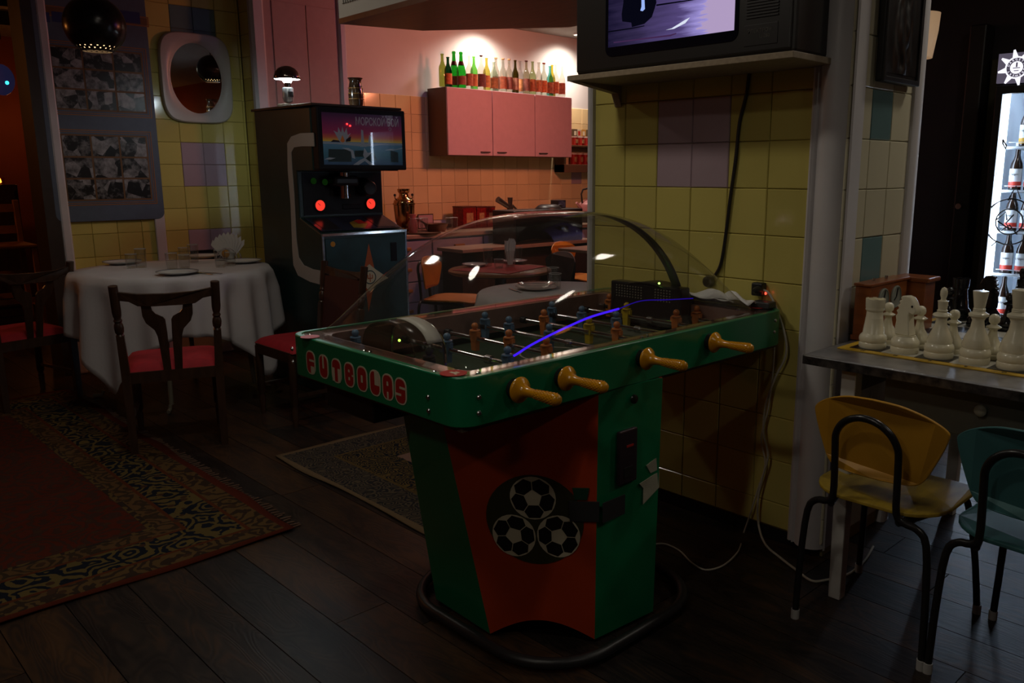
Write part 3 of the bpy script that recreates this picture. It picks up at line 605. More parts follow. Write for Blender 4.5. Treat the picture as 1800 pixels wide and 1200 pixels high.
scrpoly([(1099, -40), (1150, -40), (1155, 5), (1152, 15), (1147, 30), (1134, 42), (1112, 48), (1111, 40), (1095, 38), (1094, 25), (1097, 5)], 'rider_picture', E_dk)
scrpoly([(1129, -5), (1134, -5), (1135, 16), (1131, 20), (1127, 19), (1129, 12)], 'picture_glint', emis('tv_glint', (.35, .5, 1.), .9), .0045)
scrpoly([(1172, 53), (1182, 50), (1206, 35), (1214, 31), (1206, 41), (1186, 51)], 'picture_streak', emis('tv_streak', (.75, .8, .95), .95), .0045)
scrpoly([(1070, 55), (1112, 49), (1134, 45), (1134, 46.5), (1112, 51), (1070, 57.5)], 'picture_line', E_dk, .0045)
scrpoly([(1155, 8), (1225, -2), (1225, 0), (1155, 11)], 'picture_line', E_dk, .0045)
scrpoly([(1080, 74), (1180, 61), (1190, 58), (1190, 60), (1180, 64), (1080, 76)], 'picture_line', emis('tv_mauve', (.05, .02, .07), 1.), .0045)
cp0 = ony(1308, 70, ty); cp1 = ony(1392, 5, ty)
spk = MB()
for k in range(14): spk.box(-1.555, -1.44, ty - .003, ty, 1.835 + k * .009, 1.8395 + k * .009)
tag(spk.build('speaker_slats', M_rubber, TV, world=True), kind='stuff')
bdg = MB().box(-1.56, -1.44, ty - .0015, ty, 1.752, 1.815).build('badge_plate', M_tvplas, TV, world=True, bevel=.002)
M_badge = mat('badge_grey', (.10, .095, .08), .4)
text_mesh('ЭЛЕКТРОН', .0165, M_badge, 'badge_lettering', TV, Matrix.Translation(-Vector(TV.location)) @ frame((-1.505, ty - .002, 1.795), (1, 0, 0), (0, 0, 1)))
text_mesh('Ц-280', .0145, M_badge, 'badge_lettering', TV, Matrix.Translation(-Vector(TV.location)) @ frame((-1.485, ty - .002, 1.778), (1, 0, 0), (0, 0, 1)))
# cables
yc_ = YP - .008
c = [ony(a, b, yc_) for a, b in ((1319, 112), (1312, 165), (1300, 215), (1293, 280), (1284, 345), (1276, 410), (1268, 460), (1258, 482), (1245, 496))]
tag(MB().tube(smooth(c), .0062, 8).build('tv_cable', M_rubber, smooth=True), 'black cable hanging from the television down the yellow tiles', 'cable')
M_wcab = mat('ivory_cable', (.50, .47, .38), .5)
c = [ony(a, b, 2.600) for a, b in ((1338, 508), (1352, 516), (1366, 545), (1380, 590), (1381, 625), (1362, 665), (1346, 712))] + [ony(a, b, 2.59) for a, b in ((1342, 760), (1350, 800), (1340, 840), (1332, 880), (1334, 925))] + [onz(1346, 957, .03), onz(1372, 980, .008), onz(1398, 1000, .006), onz(1426, 1020, .006), onz(1452, 1019, .006), onz(1492, 1008, .006), onz(1520, 985, .006), onz(1535, 960, .02)]
tag(MB().tube(smooth(c), .0042, 8).build('mains_cable', M_wcab, smooth=True), 'ivory mains cable dropping from the plug beside the table end to the floor', 'cable')
c = [ony(a, b, 2.600) for a, b in ((1362, 600), (1358, 660), (1350, 720), (1338, 770), (1345, 815), (1332, 860), (1318, 905), (1306, 940))] + [onz(1298, 968, .01), onz(1272, 993, .006), onz(1240, 1001, .006), onz(1215, 988, .006), onz(1195, 968, .006), onz(1170, 956, .006), onz(1150, 956, .006)]
tag(MB().tube(smooth(c), .0032, 8).build('thin_cable', M_wcab, smooth=True), 'thin ivory cable looping over the floor behind the machine pedestal', 'cable')
# plug and crumpled paper at the end of the football table
pg = thing('power_plug', 'black power adapter plugged in at the pillar above the table corner', 'plug', (-1.60, 2.60, .93))
pq = ony(1333, 508, 2.60)
MB().box(pq.x - .022, pq.x + .022, 2.585, 2.622, pq.z - .024, pq.z + .024).build('adapter_body', M_rubber, pg, world=True, bevel=.006)
MB().lathe([(.014, 0), (.012, .02), (.006, .03), (1e-5, .03)], 12, (pq.x + .01, 2.585, pq.z), Vector((0, -1, 0)).to_track_quat('Z', 'Y').to_matrix()).build('plug_head', M_rubber, pg, world=True, smooth=True)
MB().lathe([(.006, 0), (.005, .003), (1e-5, .003)], 10, (pq.x + .03, 2.60, pq.z - .012), Vector((1, 0, 0)).to_track_quat('Z', 'Y').to_matrix()).build('red_led', emis('led_red', (1., .06, .03), 3.), pg, world=True)
M_paper = mat('crumpled_paper', (.85, .84, .82), .7, bump=.9, bscale=25)
for k, (pa, pb) in enumerate((((1200, 512), (1275, 530)), ((1275, 516), (1330, 528)))):
    a = onz(*pa, .915); b = onz(*pb, .915); mid = (a + b) / 2; ln = (b - a).length
    t0 = 2.495
    o = MB().grid(lambda u, v: (a.x + (b.x - a.x) * u, t0 + .085 * v, .893 + .052 * (math.sin(PI * min(1, v * 1.3 + .12)) ** .6) * (.75 + .25 * math.sin(u * 9 + v * 7 + k)) * (math.sin(PI * (.06 + .88 * u)) ** .35)), 18, 8).build('paper_bundle', M_paper, smooth=True)
    tag(o, ('crumpled white paper sheet lying beside the perforated goal at the table end', 'smaller crumpled white paper lying by the plug at the table corner')[k], 'paper')
    md = o.modifiers.new('thick', 'SOLIDIFY'); md.thickness = .003
bx_ = onz(1358, 533, .90); tag(MB().box(-1.60, -1.525, 2.545, 2.595, .8885, .912).build('grey_remote', mat('dark_grey_plastic', (.045, .045, .045), .4), bevel=.005), 'small dark grey box on the far corner of the green table', 'box')
so = ony(1248, 494, 2.62); t = thing('wall_socket', 'round dark wall socket above the white paper', 'socket', (so.x, 2.617, so.z))
MB().lathe([(1e-5, .02), (.020, .018), (.024, 0)], 18, (0, 0, 0), Vector((0, -1, 0)).to_track_quat('Z', 'Y').to_matrix()).build('socket_body', mat('brown_bakelite', (.05, .04, .03), .35), t, smooth=True)
MB().lathe([(.013, .0185), (.012, .021), (1e-5, .021)], 14, (0, 0, 0), Vector((0, -1, 0)).to_track_quat('Z', 'Y').to_matrix()).build('socket_insert', M_rubber, t, smooth=True)

# relief plaque on the pillar
pa = [onx(a, b, XR + .03) for a, b in ((1538, 0), (1532, 138), (1600, 148))]
y0_, y1_ = 2.752, 3.035; z0_ = 1.655; z1_ = 2.22
RP = thing('relief_plaque', 'dark metal relief plaque hanging on the cream tiles of the pillar', 'wall plaque', (XR, (y0_ + y1_) / 2, z0_))
MB().box(XR + .002, XR + .028, y0_, y1_, z0_, z1_).build('plaque_back', mat('dark_bronze', (.030, .028, .027), .38, .6, var=.3, nscale=8), RP, world=True, bevel=.006)
def rel(u, v):
    a, b = u - .5, v - .28
    f = .010 * math.exp(-((a / .16) ** 2 + (b / .16) ** 2)) + .006 * math.sin(26 * a + 9 * v) * math.sin(17 * v) * math.exp(-((a / .3) ** 2)) + .004 * math.exp(-((math.hypot(a * 1.1, b) - .27) / .03) ** 2)
    return (XR + .029 + f, y0_ + .02 + (y1_ - y0_ - .04) * u, z0_ + .03 + (z1_ - z0_ - .06) * v)
MB().grid(rel, 40, 60).build('relief', MATS['dark_bronze'], RP, world=True, smooth=True)
fr = MB(); fr.add(*ring([(y0_, z0_), (y1_, z0_), (y1_, z1_), (y0_, z1_)], [(y0_ + .018, z0_ + .018), (y1_ - .018, z0_ + .018), (y1_ - .018, z1_ - .018), (y0_ + .018, z1_ - .018)], .026, .036)); fr.v = [(XR + z, u, v) for u, v, z in fr.v]
fr.build('plaque_frame', MATS['dark_bronze'], RP, world=True, bevel=.003)

# ================================================================== CHESS TABLE
M_ttop = mat('scuffed_aluminium', (.34, .34, .36), .33, .75, var=.25, nscale=14, bump=.12, bscale=40)
M_tpaint = mat('grey_paint', (.13, .125, .10), .5, var=.08)
M_legp = mat('white_leg_paint', (.58, .57, .53), .5, var=.15, nscale=9)
CT = thing('chess_table', 'grey metal-topped work table beside the pillar with a drawer', 'table', (-.75, 2.85, 0))
cx0, cx1, cy0, cy1, cz = -1.275, -.18, 2.34, 3.46, .80
MB().box(cx0, cx1, cy0, cy1, cz - .028, cz - .0008).build('table_top', M_ttop, CT, world=True, bevel=.008)
MB().add(*ring(rr(cx0 - .002, cx1 + .002, cy0 - .002, cy1 + .002, .012), rr(cx0 + .004, cx1 - .004, cy0 + .004, cy1 - .004, .006), cz - .030, cz - .004)).build('edge_band', mat('worn_edge', (.10, .095, .09), .3, .7, var=.8, nscale=35), CT, world=True)
MB().box(-1.04, -.24, 2.425, 2.445, .62, cz - .028).build('drawer_front', M_tpaint, CT, world=True, bevel=.003)
dk_ = MB().lathe([(.016, 0), (.017, .012), (.012, .017), (1e-5, .018)], 16, (-.76, 2.425, .705), Vector((0, -1, 0)).to_track_quat('Z', 'Y').to_matrix()).build('drawer_knob', mat('ivory_knob', (.4, .38, .3), .35), CT, world=True, smooth=True)
MB().box(-1.16, -1.14, 2.46, 3.36, .68, cz - .028).build('side_rail', M_tpaint, CT, world=True); MB().box(-1.16, -.28, 3.34, 3.36, .68, cz - .028).build('back_rail', M_tpaint, CT, world=True)
for (lx, ly) in ((-1.135, 2.40), (-.28, 2.40), (-1.135, 3.36), (-.28, 3.36)):
    MB().hexa([(lx - .02, ly - .02, 0), (lx + .02, ly - .02, 0), (lx + .02, ly + .02, 0), (lx - .02, ly + .02, 0)], [(lx - .024, ly - .024, cz - .028), (lx + .024, ly - .024, cz - .028), (lx + .024, ly + .024, cz - .028), (lx - .024, ly + .024, cz - .028)]).build('table_leg', M_legp, CT, world=True, bevel=.003)
chp = MB()
for k in range(16): chp.box(-1.156 - .0006 + random.uniform(0, .03), -1.150 + random.uniform(0, .03), 2.3778, 2.379, .49 + random.gauss(0, .03), .50 + random.gauss(0, .03)) if False else None
# chess board
M_yb = mat('yellow_border', (.62, .38, .03), .4, var=.1); M_sqw = mat('square_white', (.50, .48, .40), .4); M_sqb = mat('square_black', (.02, .018, .018), .35)
PIT = .105; bx0 = -1.210; by0 = 2.525
CB = thing('chess_board', 'yellow-bordered chess board laid on the metal-topped table', 'chess board', (bx0 + .42, by0 + .42, cz))
MB().box(bx0 - .028, bx0 + .868, by0 - .028, by0 + .868, cz, cz + .003).build('board_border', M_yb, CB, world=True)
sqm = {}
for i in range(8):
    for j in range(8):
        m_ = M_sqb if (i + j) % 2 == 0 else M_sqw
        if m_.name not in sqm:
            sqm[m_.name] = MB().box(0, PIT, 0, PIT, 0, .0012).mesh('square'); sqm[m_.name].materials.append(m_)
        o = bpy.data.objects.new('square', sqm[m_.name]); COL.objects.link(o); o.parent = CB; o.location = (bx0 + i * PIT - CB.location.x, by0 + j * PIT - CB.location.y, .003)
for i, ch in enumerate('HGFEDCBA'):
    text_mesh(ch, .020, M_sqb, 'board_letter', CB, Matrix.Translation((bx0 + (i + .5) * PIT - CB.location.x, by0 - .014 - CB.location.y, .0032)))
BZ = cz + .0042
M_pw = mat('ivory_lacquer', (.76, .71, .52), .24, var=.06, nscale=12, coat=.15); M_pb = mat('black_lacquer', (.014, .013, .014), .18, coat=.3)
base = [(1e-5, 0), (.041, 0), (.0425, .004), (.0425, .016), (.040, .019), (.0425, .023), (.0435, .031), (.041, .040), (.036, .045)]
def scaleprof(p, s, sz=None): return [(r * s, z * (sz or s)) for r, z in p]
rook = base + [(.033, .048), (.030, .075), (.0295, .076), (.027, .098), (.0265, .099), (.025, .118), (.0285, .122), (.0295, .126), (.0285, .129), (.0295, .133), (.0305, .158), (.025, .158), (.0245, .150), (1e-5, .150)]
pawn = scaleprof([(1e-5, 0), (.036, 0), (.037, .004), (.037, .012), (.034, .015), (.037, .020), (.036, .030), (.028, .042), (.016, .062), (.0115, .082), (.0115, .090), (.020, .094), (.0225, .098), (.012, .104), (.009, .106), (.0155, .114), (.0165, .122), (.0145, .131), (.008, .137), (1e-5, .139)], .98)
bishop = base + [(.037, .055), (.028, .078), (.018, .100), (.0155, .118), (.018, .124), (.027, .130), (.025, .135), (.013, .141), (.0155, .143), (.0155, .146), (.0125, .148), (.0150, .172), (.0160, .174), (.008, .177), (.007, .182), (.0105, .192), (.0105, .204), (.007, .213), (1e-5, .217)]
queen = base + [(.040, .054), (.033, .078), (.020, .105), (.0165, .128), (.0205, .136), (.028, .142), (.028, .148), (.018, .153), (.0165, .155), (.0175, .157), (.0165, .160), (.0175, .162), (.0150, .165), (.0155, .168), (.0215, .212), (.0215, .215), (1e-5, .216)]
king = [(r, z * 1.06) for r, z in queen[:-1]] + [(.008, .232), (1e-5, .233)]
def piece(kind, m, x, y, label, rz=0., group=None):
    nm = kind + '_piece' if kind != 'pawn' else 'pawn_piece'
    cat = 'chess piece'
    if kind == 'knight':
        t = thing(nm, label, cat, (x, y, BZ), rz, group)
        MB().lathe(base + [(.034, .049), (.031, .052), (.031, .055), (1e-5, .056)], 28).build('piece_base', m, t, smooth=True)
        out = [(-.028, .055), (.024, .055), (.020, .075), (.016, .100), (.014, .120), (.016, .128), (.028, .122), (.036, .128), (.038, .138), (.032, .150), (.027, .162), (.016, .176), (.002, .180), (-.014, .178), (-.020, .172), (-.015, .166), (-.025, .161), (-.019, .153), (-.029, .147), (-.022, .138), (-.031, .131), (-.025, .122), (-.032, .114), (-.028, .100), (-.030, .080)]
        MB().prism(out, lambda u, v, s: (u, s * (1 - .25 * max(0, v - .06) / .12), v), -.018, .018).build('horse_head', m, t, bevel=.005, smooth=True)
        for s in (-1, 1): MB().sphere((.024, s * .0145, .149), .004, 5).build('eye', M_pb, t)
        return t
    prof = {'rook': rook, 'pawn': pawn, 'bishop': bishop, 'queen': queen, 'king': king}[kind]
    t = thing(nm, label, cat, (x, y, BZ), 0, group)
    cut = {'rook': 13, 'pawn': 13, 'bishop': 14, 'queen': 14, 'king': 14}[kind]
    MB().lathe(prof[:cut] + [(1e-5, prof[cut - 1][1])], 28).build('piece_body', m, t, smooth=True); MB().lathe([(1e-5, prof[cut - 1][1] - .0005)] + prof[cut - 1:], 24).build('piece_head', m, t, smooth=True)
    if kind == 'rook':
        for k in range(6):
            a = 2 * PI * k / 6; MB().prism([(.0255 * math.cos(a + q), .0255 * math.sin(a + q)) for q in (-.2, .2)] + [(.0305 * math.cos(a + q), .0305 * math.sin(a + q)) for q in (.2, -.2)], lambda u, v, s: (u, v, s), .156, .160).build('battlement', m, t)
    return t
row = by0 + PIT * .5
for i, (k, lb) in enumerate((('rook', 'large ivory rook on the board corner nearest the pillar'), ('knight', 'large ivory knight with a notched mane between rook and bishop'), ('bishop', 'large ivory bishop with an oval finial beside the knight'), ('queen', 'large ivory queen with a flared flat crown beside the bishop'), ('king', 'large ivory king with the tallest flared crown'))):
    piece(k, M_pw, bx0 + PIT * (i + .5), row, lb, {'knight': math.radians(-12)}.get(k, 0), 'ivory chess pieces in the front row')
for i, lb in enumerate(('ivory pawn standing behind the rook', 'ivory pawn standing between knight and bishop', 'ivory pawn partly hidden behind the bishop', 'ivory pawn seen between queen and king', 'ivory pawn partly hidden by the king')):
    piece('pawn', M_pw, bx0 + PIT * (i + .5) + (.0, .0, .0, .012, .0)[i], row + PIT, lb, 0, 'ivory chess pawns')
for i, (k, c_, lb) in enumerate((('rook', 0, 'black rook far across the chess board near the clock'), ('knight', 1, 'black knight far across the chess board'), ('bishop', 2, 'black bishop far across the chess board'), ('queen', 3, 'black queen far across the board, before the fridge'))):
    piece(k, M_pb, bx0 + PIT * (c_ + .5), by0 + PIT * 7.5, lb, PI, 'black chess pieces in the far row')
for i, lb in enumerate(('black pawn in front of the black rook', 'black pawn in front of the black knight', 'black pawn in front of the black bishop', 'black pawn in front of the black queen')):
    piece('pawn', M_pb, bx0 + PIT * (i + .5), by0 + PIT * 6.5, lb, 0, 'black chess pawns')
# chess clock
M_clk = mat('varnished_cherry', (.26, .075, .018), .28, var=.22, nscale=5, stretch=(1, 1, 8), coat=.2)
CK = thing('chess_clock', 'wooden double-dial chess clock standing at the pillar end of the table', 'chess clock', (-1.25, 2.80, cz))
MB().box(-1.276, -1.222, 2.675, 2.970, cz, cz + .185).build('clock_case', M_clk, CK, world=True, bevel=.004); MB().box(-1.279, -1.215, 2.667, 2.978, cz + .185, cz + .195).build('case_lid', M_clk, CK, world=True, bevel=.003); MB().box(-1.279, -1.215, 2.667, 2.978, cz, cz + .018).build('case_foot', M_clk, CK, world=True, bevel=.003)
for y in (2.775, 2.875):
    d = MB().lathe([(.040, 0), (.040, .005), (.036, .007), (.036, .003), (1e-5, .003)], 24, (-1.222, y, cz + .132), Vector((1, 0, 0)).to_track_quat('Z', 'Y').to_matrix()).build('dial', mat('clock_face', (.28, .30, .26), .2), CK, world=True, smooth=True)
    MB().bar((-1.217, y, cz + .132), (-1.217, y + .008, cz + .162), .002, .004).build('clock_hand', M_rubber, d, world=True); MB().bar((-1.217, y, cz + .132), (-1.217, y - .016, cz + .122), .002, .004).build('clock_hand', M_rubber, d, world=True)
    MB().cyl((-1.250, y - .02, cz + .195), (-1.250, y - .02, cz + .206), .005).build('plunger', M_steel, CK, world=True, smooth=True)
CK2 = thing('wooden_box', 'brown wooden box with a moulded lid standing behind the chess clock', 'box', (-1.2, 3.08, cz))
MB().box(-1.275, -1.165, 2.99, 3.08, cz, cz + .175).build('box_body', M_clk, CK2, world=True, bevel=.003); MB().box(-1.285, -1.150, 2.982, 3.09, cz + .175, cz + .192).build('box_lid', M_clk, CK2, world=True, bevel=.006)

# ================================================================== CHAIRS
M_walnut = mat('dark_walnut', (.055, .026, .014), .32, var=.3, nscale=7, stretch=(6, 6, 1), coat=.15)
M_redseat = mat('red_velour', (.40, .008, .018), .75, var=.12, nscale=30)
M_tubeb = mat('black_tube', (.014, .013, .013), .28)
def dining_chair(label, loc, rz, solid=False):
    t = thing('dining_chair', label, 'chair', loc, rz, 'dark wooden chairs around the round table')
    turn = [(1e-5, 0), (.017, 0), (.018, .06), (.021, .10), (.016, .115), (.021, .13), (.021, .36), (.022, .45)]
    for s in (-1, 1):
        p = MB(); path = [Vector((s * .205, -.21, 0)), Vector((s * .208, -.205, .40)), Vector((s * .214, -.225, .60)), Vector((s * .220, -.262, .845))]
        p.hexa([path[0] + Vector((a, b, 0)) for a, b in ((-.016, -.016), (.016, -.016), (.016, .016), (-.016, .016))], [path[1] + Vector((a, b, 0)) for a, b in ((-.02, -.02), (.02, -.02), (.02, .02), (-.02, .02))])
        p.hexa([path[1] + Vector((a, b, 0)) for a, b in ((-.02, -.02), (.02, -.02), (.02, .02), (-.02, .02))], [path[2] + Vector((a, b, 0)) for a, b in ((-.017, -.017), (.017, -.017), (.017, .017), (-.017, .017))])
        a = path[3] - path[2]; Mr = a.to_track_quat('Z', 'Y').to_matrix()
        p.lathe([(.016, -.01), (.019, .0), (.014, .008), (.020, .018), (.022, .04), (.020, .055), (.015, .065), (.020, .075), (.015, .085), (.019, .10), (.021, .12), (.021, .245), (1e-5, .247)], 12, path[2], Mr)
        p.build('back_post', M_walnut, t, smooth=True)
        q = MB().lathe([(1e-5, 0), (.014, 0), (.018, .10), (.014, .115), (.021, .13), (.021, .40), (1e-5, .40)], 12, (s * .195, .195, 0)); q.build('leg', M_walnut, t, smooth=True)
        MB().bar((s * .20, -.2, .17), (s * .195, .19, .17), .018, .018).build('stretcher', M_walnut, t)
        MB().bar((s * .20, -.2, .385), (s * .198, .2, .385), .02, .055).build('seat_rail', M_walnut, t)
    MB().bar((-.2, -.205, .385), (.2, -.205, .385), .022, .055).build('seat_rail', M_walnut, t); MB().bar((-.2, .2, .385), (.2, .2, .385), .022, .055).build('seat_rail', M_walnut, t)
    def cush(u, v):
        a = (u - .5) * 2; b = (v - .5) * 2; e = max(0, (1 - abs(a) ** 6) * (1 - abs(b) ** 6)) ** .4
        return (a * (.205 + .02 * (v)), b * .205, .410 + .045 * e)
    MB().grid(cush, 18, 18).build('seat', M_redseat, t, smooth=True)
    rail = [(-.205, .815), (-.12, .802), (0, .798), (.12, .802), (.205, .815), (.205, .772), (.16, .765), (.125, .742), (.08, .738), (-.08, .738), (-.125, .742), (-.16, .765), (-.205, .772)]
    by = lambda z: -.205 - .06 * max(0, (z - .40) / .44) ** 1.4
    MB().prism(rail, lambda u, v, d: (u, by(v) - .025 * (1 - (u / .205) ** 2) + d, v), -.011, .011).build('top_rail', M_walnut, t, bevel=.003)
    if solid:
        MB().prism([(-.19, .42), (.19, .42), (.19, .76), (-.19, .76)], lambda u, v, d: (u, by(v) + d, v), -.008, .008).build('back_panel', mat('dark_red_panel', (.06, .014, .010), .6), t)
    else:
        for s in (-1, 1):
            sp2 = [(.112, .745), (.110, .690), (.098, .655), (.064, .618), (.054, .585), (.050, .54), (.042, .405), (.008, .405), (.010, .60), (.013, .668), (.022, .684), (.052, .700), (.066, .718), (.070, .745)]
            MB().prism([(s * u, v) for u, v in sp2], lambda u, v, d: (u, by(v) - .018 * (1 - (u / .205) ** 2) * ((v - .4) / .35) + d, v), -.007, .007).build('splat', M_walnut, t, bevel=.002)
    return t
mid = Vector((-4.165, 1.455, 0)); rzc = math.radians(69); fdir = Vector((-math.sin(rzc), math.cos(rzc), 0))
dining_chair('dark wooden chair with red seat and Y-shaped splat, nearest the camera', mid + fdir * .21, rzc)
dining_chair('dark wooden red-seated chair against the photo board end of the table', (-5.76, 1.14, 0), math.radians(103))
dining_chair('dark chair with solid back before the arcade machine, red seat', (-4.30, 2.24, 0), math.radians(180), True)

def school_chair(name, label, loc, rz, col, seatcol, group=None, sc=1.0):
    t = thing(name, label, 'chair', loc, rz, group)
    half = [(.0, .505), (.105, .507), (.140, .525), (.163, .57), (.185, .625), (.196, .665), (.190, .682), (.165, .702), (.125, .722), (.07, .738), (.0, .743)]
    outl = [(p.x, p.y) for p in smooth([(u, v, 0) for u, v in half], 3)]; outl = outl + [(-u, v) for u, v in outl[1:-1][::-1]]
    MB().prism(outl, lambda u, v, d: (u, -.190 - .10 * (v - .505) + 1.1 * u * u + d, v), -.006, .006).build('backrest', col, t, bevel=.003)
    def so(u, v, d): return (u, v, .425 + d - .03 * max(0, (-v - .10) / .1) * 0 + .25 * u * u - .02 * max(0, v - .12) / .1)
    MB().prism([(w_, y_) for w_, y_ in rrect(.39, .40, .11, 6)], so, -.006, .006).build('seat', seatcol, t, bevel=.003)
    arc = [Vector((.092 * math.cos(a), -.235 - .02 * math.sin(a), .605 + .090 * math.sin(a))) for a in [PI * i / 12 for i in range(13)]]
    path = [Vector((.195, -.215, .012)), Vector((.190, -.213, .20)), Vector((.178, -.21, .36)), Vector((.150, -.212, .402)), Vector((.115, -.218, .412)), Vector((.094, -.222, .435)), Vector((.092, -.228, .53))] + arc + [Vector((-.092, -.228, .53)), Vector((-.094, -.222, .435)), Vector((-.115, -.218, .412)), Vector((-.150, -.212, .402)), Vector((-.178, -.21, .36)), Vector((-.190, -.213, .20)), Vector((-.195, -.215, .012))]
    MB().tube(smooth(path, 3), .0105, 10).build('back_frame', M_tubeb, t, smooth=True)
    for s in (-1, 1):
        fp = smooth([Vector((s * .10, -.22, .408)), Vector((s * .13, -.10, .406)), Vector((s * .15, .08, .404)), Vector((s * .16, .14, .38)), Vector((s * .18, .19, .20)), Vector((s * .195, .215, .012))], 4)
        MB().tube(fp, .0105, 10).build('leg', M_tubeb, t, smooth=True)
        for yy in (-.215, .215):
            MB().cyl((s * .195, yy, 0), (s * .195, yy, .03), .013, n=12).build('foot_cap', mat('white_cap', (.45, .44, .42), .5), t, smooth=True)
    MB().bar((-.14, .0, .400), (.14, .0, .400), .02, .014).build('seat_brace', M_tubeb, t)
    return t
M_ychair = mat('yellow_ply', (.52, .255, .018), .42, var=.12, nscale=6); M_yseat = mat('yellow_worn_ply', (.42, .28, .03), .45, var=.35, nscale=5, stretch=(4, 1, 1))
M_tchair = mat('teal_ply', (.045, .15, .155), .45, var=.1, nscale=6)
M_kchair = mat('orange_ply', (.62, .24, .02), .4, var=.12, nscale=6)
school_chair('school_chair', 'yellow plywood chair with black tube frame at the chess table', (-.968, 2.40, 0), 0, M_ychair, M_yseat, 'school chairs at the chess table')
school_chair('school_chair', 'teal plywood chair with black tube frame at the chess table', (-.545, 2.385, 0), math.radians(-4), M_tchair, M_tchair, 'school chairs at the chess table')

# ================================================================== RUGS
def rug_mat(name, W, Lg, bands, pats, seed=0.):
    m = bpy.data.materials.new(name); m.use_nodes = True; N = m.node_tree.nodes; L = m.node_tree.links; b = N['Principled BSDF']; b.inputs['Roughness'].default_value = .95; b.inputs['Specular IOR Level'].default_value = .1
    tc = N.new('ShaderNodeTexCoord'); s = N.new('ShaderNodeSeparateXYZ'); L.new(tc.outputs['Object'], s.inputs[0])
    def mth(op, a, c=None):
        n = N.new('ShaderNodeMath'); n.operation = op
        for i, q in enumerate((a, c)):
            if q is None: continue
            if isinstance(q, (int, float)): n.inputs[i].default_value = q
            else: L.new(q, n.inputs[i])
        return n.outputs[0]
    dx = mth('SUBTRACT', W / 2, mth('ABSOLUTE', s.outputs['X'])); dy = mth('SUBTRACT', Lg / 2, mth('ABSOLUTE', s.outputs['Y'])); d = mth('MINIMUM', dx, dy)
    dn = mth('MULTIPLY', d, 1.0)
    def ramp(fac, els, const=True):
        r = N.new('ShaderNodeValToRGB'); r.color_ramp.interpolation = 'CONSTANT' if const else 'LINEAR'
        while len(r.color_ramp.elements) > 1: r.color_ramp.elements.remove(r.color_ramp.elements[-1])
        r.color_ramp.elements[0].position = els[0][0]; r.color_ramp.elements[0].color = (*els[0][1], 1)
        for p, c in els[1:]: q = r.color_ramp.elements.new(p); q.color = (*c, 1)
        L.new(fac, r.inputs[0]); return r.outputs[0]
    ground = ramp(dn, [(p, c) for p, c, *_ in bands])
    fig = ramp(dn, [(p, c2) for p, c, c2, mk in bands])
    v = N.new('ShaderNodeTexVoronoi'); v.inputs['Scale'].default_value = 8 + 9 * seed; v.feature = 'F1'; L.new(tc.outputs['Object'], v.inputs['Vector'])
    nz = N.new('ShaderNodeTexNoise'); nz.inputs['Scale'].default_value = 16 + seed * 6; nz.inputs['Detail'].default_value = 2; L.new(tc.outputs['Object'], nz.inputs['Vector'])
    wv = mth('SINE', mth('MULTIPLY', mth('ADD', v.outputs['Distance'], mth('MULTIPLY', nz.outputs['Fac'], .55)), 26 + 6 * seed))
    mask = mth('GREATER_THAN', wv, .1)
    mk = N.new('ShaderNodeMix'); mk.data_type = 'RGBA'; L.new(mask, mk.inputs[0]); L.new(ground, mk.inputs[6]); L.new(fig, mk.inputs[7])
    # second scatter of small motifs
    v2 = N.new('ShaderNodeTexVoronoi'); v2.inputs['Scale'].default_value = 15 + seed * 5; L.new(tc.outputs['Object'], v2.inputs['Vector'])
    m2 = mth('LESS_THAN', v2.outputs['Distance'], .22)
    mk2 = N.new('ShaderNodeMix'); mk2.data_type = 'RGBA'; L.new(mth('MULTIPLY', m2, mth('GREATER_THAN', d, .06)), mk2.inputs[0]); L.new(mk.outputs[2], mk2.inputs[6]); mk2.inputs[7].default_value = (*pats, 1)
    L.new(mk2.outputs[2], b.inputs['Base Color'])
    bp = N.new('ShaderNodeBump'); bp.inputs['Strength'].default_value = .4; n2 = N.new('ShaderNodeTexNoise'); n2.inputs['Scale'].default_value = 400; L.new(tc.outputs['Object'], n2.inputs['Vector']); L.new(n2.outputs['Fac'], bp.inputs['Height']); L.new(bp.outputs[0], b.inputs['Normal'])
    return m
red = (.085, .017, .008); navy = (.008, .011, .018); gold = (.10, .065, .022); rust = (.09, .026, .010); tan = (.16, .11, .06)
def rug(name, label, x0, x1, y0, y1, m, wob=.004, fringe=None):
    cx_, cy_ = (x0 + x1) / 2, (y0 + y1) / 2; t = thing(name, label, 'rug', (cx_, cy_, 0))
    W, Lg = x1 - x0, y1 - y0
    def f(u, v):
        a = (u - .5) * W; b = (v - .5) * Lg; ed = min(W / 2 - abs(a), Lg / 2 - abs(b))
        return (a + .006 * math.sin(9 * b), b + .008 * math.sin(7 * a + 1), (.004) + (wob * (1 + math.sin(13 * a + 5 * b)) if ed < .01 else 0))
    MB().grid(f, 44, 44).build('pile', m, t, solid=.005, smooth=True)
    return t, W, Lg
m1 = rug_mat('red_carpet', 3.0, 2.6, [(0, red, red, 0), (.035, (.10, .06, .022), (.035, .022, .014), 1), (.125, rust, rust, 0), (.14, navy, (.11, .08, .026), 1), (.30, rust, rust, 0), (.315, (.10, .055, .022), (.04, .025, .014), 1), (.385, (.03, .02, .015), gold, 1), (.41, red, (.05, .022, .016), 1)], (.055, .028, .016))
r1, W1, L1 = rug('red_carpet', 'large red oriental carpet with dark floral border on the open floor', -5.86, -2.86, -1.20, 1.40, m1)
fr_ = MB()
for k in range(110):
    x = -1.49 + k * .0272; fr_.bar((x, 1.298, .006), (x + random.uniform(-.008, .008), 1.335 + random.uniform(-.012, .012), .004), .006, .004)
